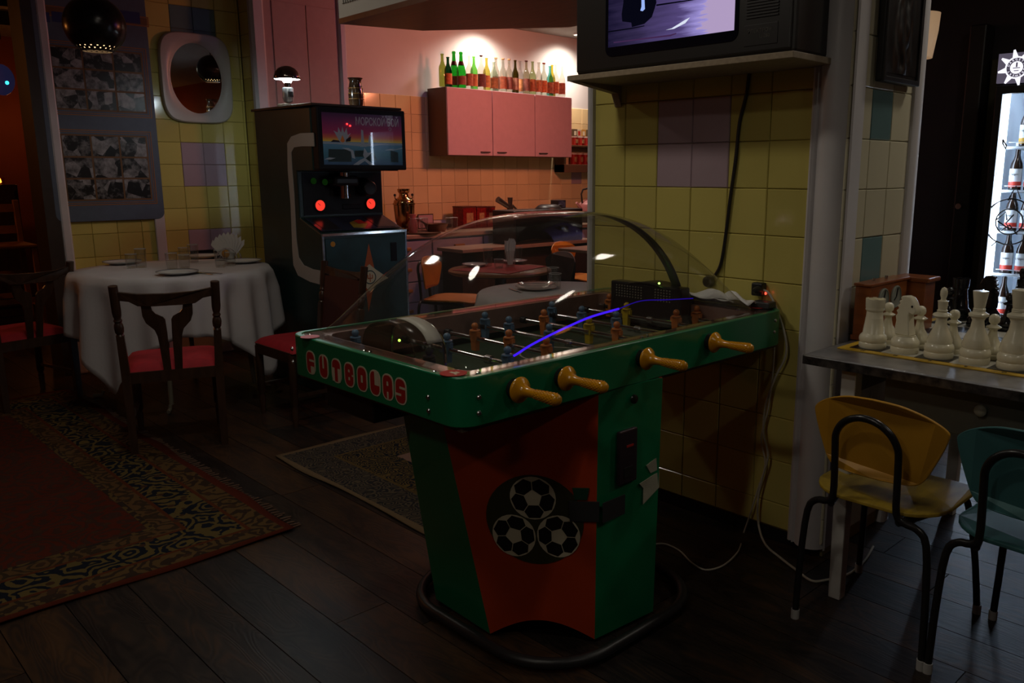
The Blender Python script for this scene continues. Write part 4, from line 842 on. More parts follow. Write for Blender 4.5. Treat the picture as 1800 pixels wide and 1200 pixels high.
tag(fr_.build('fringe', mat('fringe_wool', (.14, .08, .05), .9), r1), kind='stuff')
m2 = rug_mat('dark_carpet', 1.30, 1.27, [(0, tan, tan, 0), (.025, (.022, .022, .024), (.09, .07, .045), 1), (.20, gold, gold, 0), (.215, navy, (.12, .08, .025), 1), (.42, (.22, .12, .09), (.22, .13, .10), 0)], (.035, .028, .02), 1.)
rug('dark_carpet', 'small dark patterned carpet with pale binding under the football machine', -3.72, -2.42, 1.73, 3.0, m2, .002)

# ================================================================== ROUND DINING TABLE
M_cloth = mat('white_tablecloth', (.62, .60, .61), .8, var=.03, nscale=8, bump=.06, bscale=60)
M_china = mat('white_china', (.66, .66, .64), .15, coat=.3); M_glass = thinglass('drinking_glass', (.95, .96, .95), .05, 1.6, haze=.012)
M_cut = mat('cutlery_steel', (.5, .5, .5), .25, 1.)
TC = Vector((-5.30, 1.905, 0)); TR = .560; TZ = .78
rt_ = thing('round_table', 'round dining table with pale tapering legs under a white cloth', 'table', TC)
MB().lathe([(1e-5, TZ - .03), (TR - .012, TZ - .03), (TR - .008, TZ - .02), (TR - .008, TZ - .006), (1e-5, TZ - .006)], 48).build('table_top', M_walnut, rt_, smooth=True)
for k in range(4):
    a = math.radians(-30 + 90 * k); d = Vector((math.cos(a), math.sin(a), 0)); MB().cyl(d * .42 + Vector((0, 0, .03)), d * .38 + Vector((0, 0, TZ - .03)), .013, .02).build('leg', mat('pale_leg', (.30, .27, .20), .4), rt_, smooth=True)
    MB().tube([d * .46 + Vector((0, 0, .04)), d * .47 + Vector((0, 0, .014)), d * .52 + Vector((0, 0, .012))], .011, 8).build('foot', MATS['pale_leg'], rt_, smooth=True)
def cloth_drop(th, h=.865, R=TR):
    c, s = abs(math.cos(th)), abs(math.sin(th)); return min(h / max(c, s), h * 1.36) - R
def tablecloth(label, C, R, Z, h, nm='tablecloth', rot=0., seed=0., m=M_cloth, folds=19):
    vs = []; fs = []; NA = 160; rings_top = 6; NR = 14
    for i in range(NA):
        a = 2 * PI * i / NA; dr = cloth_drop(a - rot, h, R)
        for j in range(1, rings_top + 1): r = R * j / rings_top; vs.append((r * math.cos(a), r * math.sin(a), Z + .002))
        for j in range(1, NR + 1):
            t = j / NR; dd = dr * t; amp = .034 * min(1, dd / .12) + .05 * max(0, dd - .12)
            fold = math.sin(folds * a + seed + 1.3 * math.sin(3 * a + seed)) * .6 + .4 * math.sin(11 * a + 2 + seed)
            r = R + .014 + amp * fold + .05 * dd
            vs.append((r * math.cos(a), r * math.sin(a), Z + .002 - .012 * min(1, t * 4) - dd * .985))
    k = rings_top + NR
    for i in range(NA):
        j2 = (i + 1) % NA
        for j in range(k - 1): fs.append((i * k + j, j2 * k + j, j2 * k + j + 1, i * k + j + 1))
    n0 = len(vs); vs.append((0, 0, Z + .002))
    for i in range(NA): fs.append((n0, i * k, ((i + 1) % NA) * k))
    o = MB().add(vs, fs).build(nm, m, smooth=True, loc=C); o.data.set_sharp_from_angle(angle=math.radians(80)); o.modifiers.new('thick', 'SOLIDIFY').thickness = .0015
    return tag(o, label, 'tablecloth')
tablecloth('white cloth with hanging corners draped over the round dining table', TC, TR, TZ, .885, rot=-.22)
CZT = TZ + .0042
def plate(label, p, r=.115, grp='plates on the round table', m=None):
    t = thing('dinner_plate', label, 'plate', (p[0], p[1], p[2]), group=grp)
    MB().lathe([(1e-5, .004), (r * .55, .004), (r * .66, .008), (r * .98, .018), (r, .020), (r * .985, .0155), (r * .66, .003), (r * .55, 0), (1e-5, 0)], 40).build('plate_body', m or M_china, t, smooth=True)
    MB().lathe([(r * .93, .0172), (r * .99, .0192), (r * .99, .0197), (r * .93, .0177)], 40, closed=True).build('plate_band', mat('blue_band', (.05, .06, .10), .3), t, smooth=True)
def glass(label, p, h=.10, r=.034, grp='glasses on the round table', water=False):
    t = thing('drinking_glass', label, 'glass', (p[0], p[1], p[2]), group=grp)
    prof = [(1e-5, .008), (r * .80, .008), (r * .96, h), (r, h), (r * .86, 0), (1e-5, 0)]
    MB().lathe(prof, 20).build('glass_body', M_glass, t, smooth=True)
    MB().tube([(r * .98 * math.cos(2 * PI * i / 24), r * .98 * math.sin(2 * PI * i / 24), h) for i in range(24)], .0014, 5, True).build('glass_rim', mat('glass_rim', (.5, .52, .5), .1, spec=.8), t, smooth=True)
for lb, (a, b) in zip(('white plate on the photo board side of the round table', 'white plate at the near edge of the round table', 'white plate at the arcade side of the round table', 'white plate at the wall side of the round table'), ((215, 466), (312, 484), (428, 464), (356, 455))):
    p = onz(a, b - 4, .79); plate(lb, (p.x, p.y, CZT))
for lb, a, b, h in (('small glass beside the board-side plate', 232, 472, .085), ('taller glass beside the board-side plate', 249, 471, .115), ('glass behind the near plate, nearer the board', 303, 475, .10), ('glass behind the near plate, nearer the napkins', 325, 473, .085), ('tall glass at the middle of the round table', 341, 462, .115), ('small glass behind the middle of the table', 324, 457, .08), ('glass in front of the napkin holder', 388, 470, .105), ('short glass beside the napkin holder', 406, 468, .085)):
    p = onz(a, b, TZ); glass(lb, (p.x, p.y, CZT), h)
def fork(label, p, rz, grp='cutlery on the round table', knife=False):
    t = thing('table_knife' if knife else 'table_fork', label, 'knife' if knife else 'fork', (p[0], p[1], p[2]), rz, grp)
    MB().box(-.006, .006, -.10, .0, .001, .004).build('cutlery_handle', M_cut, t, bevel=.001)
    if knife: MB().hexa([(-.007, 0, .001), (.007, 0, .001), (.005, .10, .001), (-.007, .085, .001)], [(-.007, 0, .003), (.007, 0, .003), (.005, .10, .002), (-.007, .085, .002)]).build('blade', M_cut, t)
    else:
        MB().hexa([(-.005, 0, .001), (.005, 0, .001), (.011, .05, .004), (-.011, .05, .004)], [(-.005, 0, .003), (.005, 0, .003), (.011, .05, .006), (-.011, .05, .006)]).build('fork_neck', M_cut, t)
        for q in (-.009, -.003, .003, .009): MB().box(q - .0016, q + .0016, .05, .09, .004, .0065).build('tine', M_cut, t)
p = onz(356, 482, TZ); fork('steel fork beside the near plate', (p.x, p.y, CZT), math.radians(100)); p = onz(368, 481, TZ); fork('steel knife beside the near plate', (p.x, p.y, CZT), math.radians(110), knife=True)
# napkin fan
p = onz(406, 460, TZ); NH = thing('napkin_holder', 'fan of white paper napkins in a metal holder on the round table', 'napkin holder', (p.x - .10, p.y + .03, CZT), math.radians(45))
for k in range(9):
    a = math.radians(-46 + 11.5 * k); 
    pts = [(-.026, 0), (.026, 0), (.034, .13), (.010, .185), (-.034, .135)]
    MB().prism(pts, lambda u, v, d, a=a, k=k: (u * math.cos(a * .3) + math.sin(a) * v * .72, (k - 4) * .007 + d - u * .1, .012 + v * math.cos(a) * .95), -.0012, .0012).build('napkin', mat('paper_napkin', (.72, .71, .68), .85), NH)
MB().tube([(.07 * math.cos(PI * i / 12), -.034, .01 + .07 * math.sin(PI * i / 12)) for i in range(13)], .004, 6).build('holder_side', M_chrome, NH, smooth=True); MB().tube([(.07 * math.cos(PI * i / 12), .034, .01 + .07 * math.sin(PI * i / 12)) for i in range(13)], .004, 6).build('holder_side', M_chrome, NH, smooth=True)
MB().box(-.075, .075, -.04, .04, 0, .012).build('holder_base', M_chrome, NH, bevel=.003); MB().sphere((.0, -.045, .045), .026, 8).build('painted_flower', mat('orange_flower', (.6, .28, .02), .4, var=.3, nscale=30), NH, smooth=True)

# ================================================================== LEFT WALL THINGS
XB = XW + .026
PB = thing('photo_board', 'grey-blue display board with two panels of black-and-white photographs', 'notice board', (XW, 1.88, 1.03))
bw, bh = 2.235 - 1.545, 2.62 - 1.035; byc, bzc = (2.235 + 1.545) / 2, (2.62 + 1.035) / 2
M_slate = mat('slate_paint', (.085, .115, .16), .55, var=.06); M_ochre = mat('ochre_line', (.30, .12, .025), .5)
MB().prism(rrect(bw, bh, .05, 5), lambda u, v, t: (XW + t, byc + u, bzc + v), .002, .026).build('board', M_slate, PB, world=True, bevel=.003)
pm = bpy.data.materials.new('bw_photograph'); pm.use_nodes = True; N = pm.node_tree.nodes; L = pm.node_tree.links; b = N['Principled BSDF']; b.inputs['Roughness'].default_value = .35
tc = N.new('ShaderNodeTexCoord'); oi = N.new('ShaderNodeObjectInfo'); mp = N.new('ShaderNodeMapping'); sc_ = N.new('ShaderNodeVectorMath'); sc_.operation = 'SCALE'; sc_.inputs[0].default_value = (31, 17, 53); L.new(oi.outputs['Random'], sc_.inputs['Scale']); L.new(sc_.outputs[0], mp.inputs['Location']); L.new(tc.outputs['Object'], mp.inputs['Vector'])
v = N.new('ShaderNodeTexVoronoi'); v.inputs['Scale'].default_value = 14; L.new(mp.outputs[0], v.inputs['Vector']); nz = N.new('ShaderNodeTexNoise'); nz.inputs['Scale'].default_value = 24; nz.inputs['Detail'].default_value = 8; nz.inputs['Roughness'].default_value = .62; L.new(mp.outputs[0], nz.inputs['Vector'])
sep = N.new('ShaderNodeSeparateColor'); L.new(v.outputs['Color'], sep.inputs[0]); mx = N.new('ShaderNodeMath'); mx.operation = 'MULTIPLY_ADD'; mx.inputs[1].default_value = .45; L.new(sep.outputs[0], mx.inputs[0]); L.new(nz.outputs['Fac'], mx.inputs[2])
r = N.new('ShaderNodeValToRGB'); r.color_ramp.elements[0].position = .62; r.color_ramp.elements[0].color = (.008, .008, .008, 1); r.color_ramp.elements[1].position = 1.0; r.color_ramp.elements[1].color = (.34, .34, .34, 1); L.new(mx.outputs[0], r.inputs[0]); L.new(r.outputs[0], b.inputs['Base Color'])
def yz(a, b): p = onx(a, b, XB); return p.y, p.z
for (tl, br) in (((74, 68), (268, 208)), ((94, 226), (277, 358))):
    y0, zt = yz(*tl); y1, zb = yz(*br); 
    for off, wd in ((0, .006), (.014, .004)):
        q = MB().add(*ring([(y0 + off, zb + off), (y1 - off, zb + off), (y1 - off, zt - off), (y0 + off, zt - off)], [(y0 + off + wd, zb + off + wd), (y1 - off - wd, zb + off + wd), (y1 - off - wd, zt - off - wd), (y0 + off + wd, zt - off - wd)], .0, .001)); q.v = [(XB + .0005 + t_, a, c) for a, c, t_ in q.v]; q.build('panel_frame', M_ochre, PB, world=True)
    MB().box(XB + .0002, XB + .001, y0 + .03, y1 - .03, zb + .03, zt - .03).build('photo_backing', mat('ochre_mount', (.16, .08, .025), .6), PB, world=True)
    cw_ = (y1 - y0 - .07) / 3; rh_ = (zt - zb - .07) / 3
    pme = MB().box(0, .0015, 0, cw_ - .012, 0, rh_ - .012).mesh('photograph'); pme.materials.append(pm)
    for i in range(3):
        for j in range(3):
            o = bpy.data.objects.new('photograph', pme); COL.objects.link(o); o.parent = PB; o.location = Vector((XB + .001, y0 + .041 + i * cw_, zb + .041 + j * rh_)) - Vector(PB.location)
y0, zt = yz(62, 6); y1, zb = yz(262, 48)
q = MB().add(*ring([(y0, zb), (y1, zb), (y1, zt), (y0, zt)], [(y0 + .008, zb + .008), (y1 - .008, zb + .008), (y1 - .008, zt - .008), (y0 + .008, zt - .008)], 0, .001)); q.v = [(XB + t_, a, c) for a, c, t_ in q.v]; q.build('header_frame', M_ochre, PB, world=True)
MB().box(XB, XB + .0008, y0 + .01, y1 - .01, zb + .01, zt - .01).build('header_plate', MATS['ochre_mount'], PB, world=True)
M_bluei = mat('blue_ink', (.02, .03, .14), .5)
for a, b_ in ((75, 86), (92, 112), (115, 120), (210, 245)):
    ya, zz = yz(a, 38); yb_, z2 = yz(b_, 22); MB().box(XB + .0008, XB + .0014, ya, yb_, zz, z2).build('header_lettering', M_bluei, PB, world=True)
# mirror
MR = thing('wall_mirror', 'oval mirror in a rounded white plastic frame on the yellow tiles', 'mirror', (XW, 2.57, 1.95))
my, mz = onx(346, 138, XW + .02).y, onx(346, 138, XW + .02).z; mw = onx(406, 138, XW).y - onx(282, 138, XW).y; mh = onx(346, 60, XW).z - onx(346, 217, XW).z
M_mplas = mat('cream_plastic', (.50, .48, .42), .35)
def sup(a, w, h, e): c, s = math.cos(a), math.sin(a); return (w / 2 * math.copysign(abs(c) ** e, c), h / 2 * math.copysign(abs(s) ** e, s))
vs = []; fs = []; NA = 64
for i in range(NA):
    a = 2 * PI * i / NA
    for (wv, hv, e, x) in ((1, 1, .45, 0), (1, 1, .45, .022), (.97, .975, .45, .032), (.84, .86, .6, .034), (.74, .80, .95, .020), (.72, .78, 1, .012)):
        u, v_ = sup(a, mw * wv, mh * hv, e); vs.append((XW + .002 + x, my + u, mz + v_))
for i in range(NA):
    j = (i + 1) % NA
    for k in range(5): fs.append((i * 6 + k, j * 6 + k, j * 6 + k + 1, i * 6 + k + 1))
MB().add(vs, fs).build('mirror_frame', M_mplas, MR, world=True, smooth=True)
MB().prism([sup(2 * PI * i / 48, mw * .73, mh * .79, 1) for i in range(48)], lambda u, v, t: (XW + t, my + u, mz + v), .008, .0125).build('mirror_glass', mat('mirror_silver', (.85, .85, .85), .01, 1.), MR, world=True)
# perforated pendant lamp
def pendant(label, loc, R=.165, power=1.2):
    t = thing('pendant_lamp', label, 'pendant lamp', loc, group='perforated ball pendant lamps')
    vs = []; fs = []; nA = 84; lat = [-62, -56, -52.5, -49, -46.5, -43, -40] + list(range(-34, 91, 6)); lat[-1] = 88
    for la in lat:
        for i in range(nA): a = 2 * PI * i / nA; q = math.radians(la); vs.append((R * math.cos(q) * math.cos(a), R * math.cos(q) * math.sin(a), R * math.sin(q)))
    for r_ in range(len(lat) - 1):
        for i in range(nA):
            if r_ == 3 and i % 4 == 0: continue
            if r_ == 1 and i % 4 == 2: continue
            fs.append((r_ * nA + i, r_ * nA + (i + 1) % nA, (r_ + 1) * nA + (i + 1) % nA, (r_ + 1) * nA + i))
    sh_ = MB().add(vs, fs).build('lamp_shade', mat('lamp_dark_metal', (.02, .018, .018), .25, .5), t, smooth=True, solid=.002)
    MB().lathe([(1e-5, -.80 * R), (.42 * R, -.76 * R), (.66 * R, -.62 * R), (.80 * R, -.40 * R), (.78 * R, -.1 * R), (1e-5, 0)], 24).build('inner_globe', emis('warm_globe', (1., .60, .28), 2.6), t, smooth=True)
    MB().cyl((0, 0, R), (0, 0, 2.78 - loc[2]), .006).build('lamp_cord', M_tubeb, t); MB().lathe([(.05, 2.78 - loc[2]), (.04, 2.76 - loc[2]), (1e-5, 2.755 - loc[2])], 16).build('ceiling_rose', M_tubeb, t, smooth=True)
    lamp_data('SPOT', 'pendant_light', power, (1., .68, .38), .04, t, (0, 0, -R), target=(loc[0], loc[1], 0), angle=125, blend=.7)
pendant('dark ball pendant lamp with a ring of pierced holes before the photo board', (-5.55, 1.685, 2.20), .165, .35)
pendant('dark pierced ball pendant lamp hanging behind the TV pillar', (-3.15, 3.99, 2.46), .15, .05)

# ================================================================== ARCADE CABINET
M_cab = mat('arcade_green', (.012, .032, .030), .35, var=.25, nscale=5); M_cabf = mat('arcade_front_teal', (.010, .045, .050), .42, var=.35, nscale=7); M_cabb = mat('arcade_black', (.008, .008, .011), .55, spec=.3)
AR = thing('arcade_machine', 'dark green sea-battle arcade machine with lit picture sign and periscope', 'arcade machine', (-4.95, 2.81, 0))
ay0, ay1 = 2.505, 3.105
profile = [(-5.32, 0), (-4.55, 0), (-4.55, .985), (-4.56, 1.0), (-4.80, 1.085), (-4.80, 1.37), (-4.60, 1.37), (-4.60, 1.735), (-5.32, 1.75)]
MB().prism(profile, lambda u, v, t: (u, t, v), ay0, ay1).build('cabinet', M_cab, AR, world=True, bevel=.006)
MB().box(-5.34, -4.56, ay0 - .012, ay1 + .012, 1.742, 1.757).build('top_board', mat('top_brown', (.05, .03, .022), .5), AR, world=True, bevel=.003)
MB().box(-4.55, -4.542, ay0 + .02, ay1 - .005, .05, .97).build('front_door', M_cabf, AR, world=True, bevel=.004)
MB().add(*[[(-4.545, ay0, .985), (-4.545, ay1, .985), (-4.545, ay1, 1.0), (-4.545, ay0, 1.0), (-4.535, ay0, .985), (-4.535, ay1, .985), (-4.535, ay1, 1.0), (-4.535, ay0, 1.0)], [(0, 1, 2, 3), (4, 5, 6, 7), (0, 1, 5, 4), (2, 3, 7, 6), (0, 3, 7, 4), (1, 2, 6, 5)]]).build('chrome_edge', M_chrome, AR, world=True)
for y in (ay0, ay1 - .012): MB().box(-4.548, -4.538, y, y + .012, .02, .985).build('corner_strip', mat('dull_steel', (.25, .26, .28), .35, .9, var=.4, nscale=20), AR, world=True)
# white side band
ob = [(555, 233), (528, 234), (512, 240), (505, 252), (506, 300), (511, 360), (514, 440), (516, 466), (524, 484), (545, 495), (572, 502)]
ib = [(572, 477), (550, 473), (534, 466), (525, 452), (521, 420), (517, 340), (513, 290), (512, 268), (517, 259), (530, 257), (555, 257)]
P = [ony(a, b, ay0 - .002) for a, b in ob + ib]
P = [Vector((min(p.x, -4.565), p.y, p.z)) for p in P]
n_ = len(ob); mb = MB(); vs = [(p.x, ay0 - .003, p.z) for p in P] + [(p.x, ay0 + .001, p.z) for p in P]
fs = []
for i in range(n_ - 1): a, b_, c, d = i, i + 1, 2 * n_ - 2 - i, 2 * n_ - 1 - i; fs += [(a, b_, c, d), (a + 2 * n_, b_ + 2 * n_, c + 2 * n_, d + 2 * n_), (a, b_, b_ + 2 * n_, a + 2 * n_), (d, c, c + 2 * n_, d + 2 * n_)]
mb.add(vs, fs).build('side_band', mat('band_white', (.42, .42, .40), .5), AR, world=True)
for sgn, mt in ((.05, M_cabb),):
    pass
# picture sign
SG = MB().box(-4.60, -4.53, ay0 + .005, ay1 + .015, 1.375, 1.738).build('sign_box', M_cabb, AR, world=True, bevel=.008)
sy0, sy1, sz0, sz1 = ay0 + .035, ay1 - .015, 1.405, 1.705; Xg = -4.529
m = bpy.data.materials.new('sunset_picture'); m.use_nodes = True; N = m.node_tree.nodes; L = m.node_tree.links; b = N['Principled BSDF']; b.inputs['Roughness'].default_value = .4
tc = N.new('ShaderNodeTexCoord'); s = N.new('ShaderNodeSeparateXYZ'); L.new(tc.outputs['Generated'], s.inputs[0]); r = N.new('ShaderNodeValToRGB'); els = [(0, (.02, .05, .10)), (.20, (.02, .09, .12)), (.44, (.06, .14, .22)), (.455, (.42, .28, .03)), (.53, (.34, .07, .03)), (.62, (.22, .015, .06)), (.85, (.10, .012, .06)), (1., (.03, .01, .04))]
r.color_ramp.elements[0].color = (*els[0][1], 1); r.color_ramp.elements[1].color = (*els[-1][1], 1)
for p_, c_ in els[1:-1]: q = r.color_ramp.elements.new(p_); q.color = (*c_, 1)
L.new(s.outputs['Z'], r.inputs[0]); L.new(r.outputs[0], b.inputs['Base Color']); b.inputs['Emission Strength'].default_value = .15; L.new(r.outputs[0], b.inputs['Emission Color'])
pic = MB().box(Xg - .002, Xg, sy0, sy1, sz0, sz1).build('sign_picture', m, AR, world=True)
def spic(pts, name, mm, t):
    w_, h_ = sy1 - sy0, sz1 - sz0; MB().hexa([(Xg + t, sy0 + w_ * a, sz0 + h_ * b_) for a, b_ in pts], [(Xg + t + .0008, sy0 + w_ * a, sz0 + h_ * b_) for a, b_ in pts]).build(name, mm, pic, world=True)
M_foam = mat('print_foam', (.32, .36, .40), .5, emit=(.30, .34, .40), estr=.05); M_sea = mat('print_sea', (.012, .05, .05), .5); M_sky = mat('print_navy', (.012, .012, .03), .5); M_fire = mat('print_fire', (.50, .14, .02), .5, emit=(.5, .14, .02), estr=.08)
spic([(.13, .66), (.17, .54), (.19, .47), (.22, .42), (.27, .42), (.29, .50), (.34, .62), (.30, .58), (.29, .72), (.26, .62), (.24, .74), (.22, .62), (.19, .73), (.18, .62)], 'explosion_print', M_foam, .0004)
spic([(.205, .46), (.235, .43), (.26, .46), (.235, .58)], 'flame_print', M_fire, .0014); spic([(.09, .44), (.20, .44), (.19, .47), (.12, .48)], 'ship_print', M_sky, .0014); spic([(.27, .45), (.33, .46), (.34, .56), (.28, .50)], 'ship_print', M_sky, .0014)
spic([(.45, .36), (.53, .36), (.50, .45), (.495, .68), (.47, .70), (.465, .48)], 'water_spout_print', M_foam, .0004); spic([(.55, .40), (.62, .40), (.60, .55), (.57, .60)], 'water_spout_print', M_foam, .0004)
for pl in ([(0, .40), (.16, .40), (.33, .38), (.50, .36), (.70, .40), (1, .41), (1, .43), (0, .43)], [(.30, .33), (.36, .28), (.38, .12), (.34, .14), (.33, .26), (.22, .33)], [(.50, .34), (.54, .24), (.60, .26), (.55, .18), (.50, .12), (.48, .20)], [(.35, 0), (.44, .10), (.50, .14), (.60, .02), (.64, 0), (.56, 0), (.50, .08), (.42, 0)], [(0, .10), (.06, .14), (.14, .13), (.08, .10)], [(.76, .30), (.84, .33), (.90, .32), (1, .36), (1, .34), (.88, .30)]):
    spic(pl, 'wave_print', M_foam, .0006)
for pl in ([(.05, .06), (.33, .06), (.33, .30), (.06, .30)], [(.37, .16), (.50, .16), (.52, .29), (.38, .28)], [(.52, .06), (.66, .10), (.62, .24), (.52, .22)], [(.84, .06), (.94, .06), (.94, .26), (.84, .30)]): spic(pl, 'wave_shade_print', M_sea, .0005)
M_letter = mat('sign_letters', (.36, .34, .36), .5, emit=(.3, .28, .32), estr=.05)
text_mesh('МОРСКОЙ БОЙ', .058, M_letter, 'sign_lettering', pic, Matrix.Translation(-Vector(AR.location)) @ frame((Xg + .0012, (sy0 + sy1) / 2 + .100, sz1 - .046), (0, 1, 0), (0, 0, 1)) @ Matrix.Diagonal((.70, 1.1, 1, 1)), bold=.0008)
sc0 = onx(1295 / 9.233 + 545, 435 / 9.231 + 180, Xg)
MB().lathe([(.008, 0), (.010, .001), (.008, .0015)], 16, sc0, Vector((1, 0, 0)).to_track_quat('Z', 'Y').to_matrix()).build('sun_print', MATS['print_foam'], pic, world=True)
for a, b_ in ((610, 218), (615.5, 221)):
    p = onx(a, b_, Xg + .004); MB().sphere(p, .0055, 6).build('red_lamp', emis('red_indicator', (1., .02, .02), 5.), SG, world=True)
MB().grid(lambda a, b_: (Xg + .007 + .001 * math.sin(PI * a), sy0 + (sy1 - sy0) * a, sz0 + (sz1 - sz0) * b_), 20, 2).build('sign_glass', thinglass('sign_glass', (.95, .95, .97), .008, 1.5), SG, world=True, smooth=True)
# control panel: periscope, dials, slope
MB().box(-4.80, -4.795, ay0 + .03, ay1 - .01, 1.10, 1.36).build('scope_panel', M_cabb, AR, world=True)
pr = MB().lathe([(.055, 0), (.058, .02), (.05, .05), (.046, .09), (.04, .095), (1e-5, .09)], 20, (-4.795, 2.955, 1.27), Vector((1, 0, -.1)).to_track_quat('Z', 'Y').to_matrix()).build('periscope', M_rubber, AR, world=True, smooth=True)
pc = MB().cyl((-4.74, 2.79, 1.20), (-4.74, 2.79, 1.36), .035, n=18).build('periscope_column', M_chrome, AR, world=True, smooth=True)
MB().box(-4.795, -4.70, 2.70, 2.88, 1.275, 1.34).build('eyepiece_housing', M_rubber, AR, world=True, bevel=.02)
for px_ in (562, 651):
    p = onx(px_, 361 if px_ < 600 else 358, -4.79)
    d = MB().lathe([(.038, 0), (.038, .008), (.034, .010), (.034, .006), (1e-5, .006)], 24, p, Vector((1, 0, 0)).to_track_quat('Z', 'Y').to_matrix()).build('round_dial', M_rubber, AR, world=True, smooth=True)
    MB().lathe([(.033, .0065), (1e-5, .0065)], 24, p, Vector((1, 0, 0)).to_track_quat('Z', 'Y').to_matrix()).build('red_glow', emis('dial_red', (1., .05, .03), 1.0), d, world=True)
    MB().bar(p + Vector((.009, 0, 0)), p + Vector((.009, -.014, .014)), .003, .002).build('needle', M_rubber, d, world=True)
for px_, py_ in ((551, 318), (571, 320)):
    p = onx(px_, py_, -4.79); MB().lathe([(.020, .002), (1e-5, .006)], 16, p, Vector((1, 0, 0)).to_track_quat('Z', 'Y').to_matrix()).build('green_lamp', emis('dim_green', (.02, .10, .01), .12), AR, world=True)
sl = MB().box(-4.795, -4.788, 2.80, 2.93, 1.130, 1.162).build('score_window', mat('smoky_window', (.006, .006, .008), .5, spec=.2), AR, world=True, bevel=.003)
cpanel = lambda u, v, t=0.: (-4.79 + (-4.57 + 4.79) * v - .33 * -t * .3, ay0 + .02 + (ay1 - ay0 - .04) * u, 1.083 + (1.008 - 1.083) * v + t)
def cpoly(pts, name, mm, t): MB().hexa([cpanel(a, b_, t) for a, b_ in pts], [cpanel(a, b_, t + .002) for a, b_ in pts]).build(name, mm, AR, world=True)
cpoly([(0, .03), (1, .03), (1, .97), (0, .97)], 'control_slope', mat('control_blue', (.02, .028, .05), .15), .002)
cpoly([(.05, .1), (.25, .1), (.25, .9), (.05, .9)], 'control_plate', mat('control_dark', (.02, .02, .022), .2), .004); cpoly([(.72, .1), (.95, .1), (.95, .9), (.72, .9)], 'control_plate', MATS['control_dark'], .004); cpoly([(.45, .5), (.60, .3), (.66, .6), (.55, .9), (.42, .85)], 'control_print', mat('control_yellow', (.25, .2, .03), .3), .004); cpoly([(.53, .4), (.62, .35), (.64, .6), (.54, .62)], 'control_print', M_redprint, .006)
# door decorations
Xd = -4.5415
def dpoly(pts, name, mm, t=0.):
    P = [onx(a, b_, Xd) for a, b_ in pts]; return MB().hexa([(Xd + t, p.y, p.z) for p in P], [(Xd + t + .001, p.y, p.z) for p in P]).build(name, mm, AR, world=True)
M_or = mat('orange_print', (.48, .10, .02), .5)
dpoly([(648, 428), (658, 472), (640, 474)], 'compass_point', M_or); dpoly([(648, 548), (656, 506), (643, 506)], 'compass_point', M_or)
dpoly([(649, 464), (660, 473), (682, 488), (662, 500), (650, 512), (638, 500), (629, 488), (640, 473)], 'compass_star', M_cream, .0006)
c_ = onx(650, 487, Xd); e1 = MB().lathe([(.044, .002), (.044, .003), (1e-5, .003)], 28, (Xd, c_.y, c_.z), Vector((1, 0, 0)).to_track_quat('Z', 'Y').to_matrix()).build('emblem_ring', M_cabf, AR, world=True)
MB().lathe([(.037, .003), (.037, .0038), (1e-5, .0038)], 28, (Xd, c_.y, c_.z), Vector((1, 0, 0)).to_track_quat('Z', 'Y').to_matrix()).build('emblem_disc', M_cream, e1, world=True)
for dy, h_ in ((-.016, .016), (0, .024), (.016, .016)): MB().box(Xd + .0038, Xd + .0046, c_.y + dy - .003, c_.y + dy + .003, c_.z - .006, c_.z + h_).build('trident', M_or, e1, world=True)
MB().box(Xd + .0038, Xd + .0046, c_.y - .019, c_.y + .019, c_.z - .010, c_.z - .004).build('trident', M_or, e1, world=True); MB().box(Xd + .0038, Xd + .0046, c_.y - .003, c_.y + .003, c_.z - .030, c_.z - .010).build('trident', M_or, e1, world=True)
c2 = onx(585, 429, Xd); MB().lathe([(.016, .001), (.016, .002), (1e-5, .002)], 20, (Xd, c2.y, c2.z), Vector((1, 0, 0)).to_track_quat('Z', 'Y').to_matrix()).build('round_sticker', M_amber, AR, world=True)
a_ = onx(686, 426, Xd); b2 = onx(698, 458, Xd); MB().box(Xd - .004, Xd + .004, a_.y, b2.y, b2.z, a_.z).build('coin_slot', M_cabb, AR, world=True, bevel=.003)
# things on top of the machine
lp = onx(507, 176, -5.10); LB = thing('mushroom_lamp', 'small chrome mushroom lamp lit on top of the arcade machine', 'lamp', (-5.10, lp.y, 1.7575))
s_ = 1.0
MB().box(-.045, .045, -.055, .055, 0, .028).build('lamp_base', mat('cream_bakelite', (.40, .36, .30), .4), LB, bevel=.006)
MB().lathe([(.014, .028), (.014, .036), (.028, .042), (.034, .060), (.035, .120), (.030, .128), (1e-5, .128)], 20).build('lamp_stem', mat('clock_body_metal', (.35, .36, .36), .3, .6), LB, smooth=True)
MB().box(.030, .037, -.016, .016, .070, .102).build('clock_window', M_rubber, LB)
MB().lathe([(.020, .128), (.020, .155), (.026, .165), (.024, .165), (.017, .155), (.017, .128)], 18, closed=True).build('lamp_socket', M_chrome, LB, smooth=True)
MB().sphere((0, 0, .178), .030, 8).build('bulb', emis('cool_bulb', (.80, .95, 1.), 200.), LB, smooth=True)
MB().lathe([(.082, .178), (.080, .195), (.070, .222), (.052, .243), (.028, .256), (1e-5, .260)], 28).build('lamp_cap', mat('chrome_cap', (.30, .27, .24), .15, 1.), LB, smooth=True, solid=.002)
MB().lathe([(.079, .179), (.077, .194), (.067, .220), (.050, .240), (.027, .252), (1e-5, .256)], 28).build('cap_lining', M_white, LB, smooth=True)
vp = onx(626, 178, -5.12); VS = thing('brown_vase', 'tall brown glazed vase standing on top of the arcade machine', 'vase', (-5.12, vp.y, 1.7575))
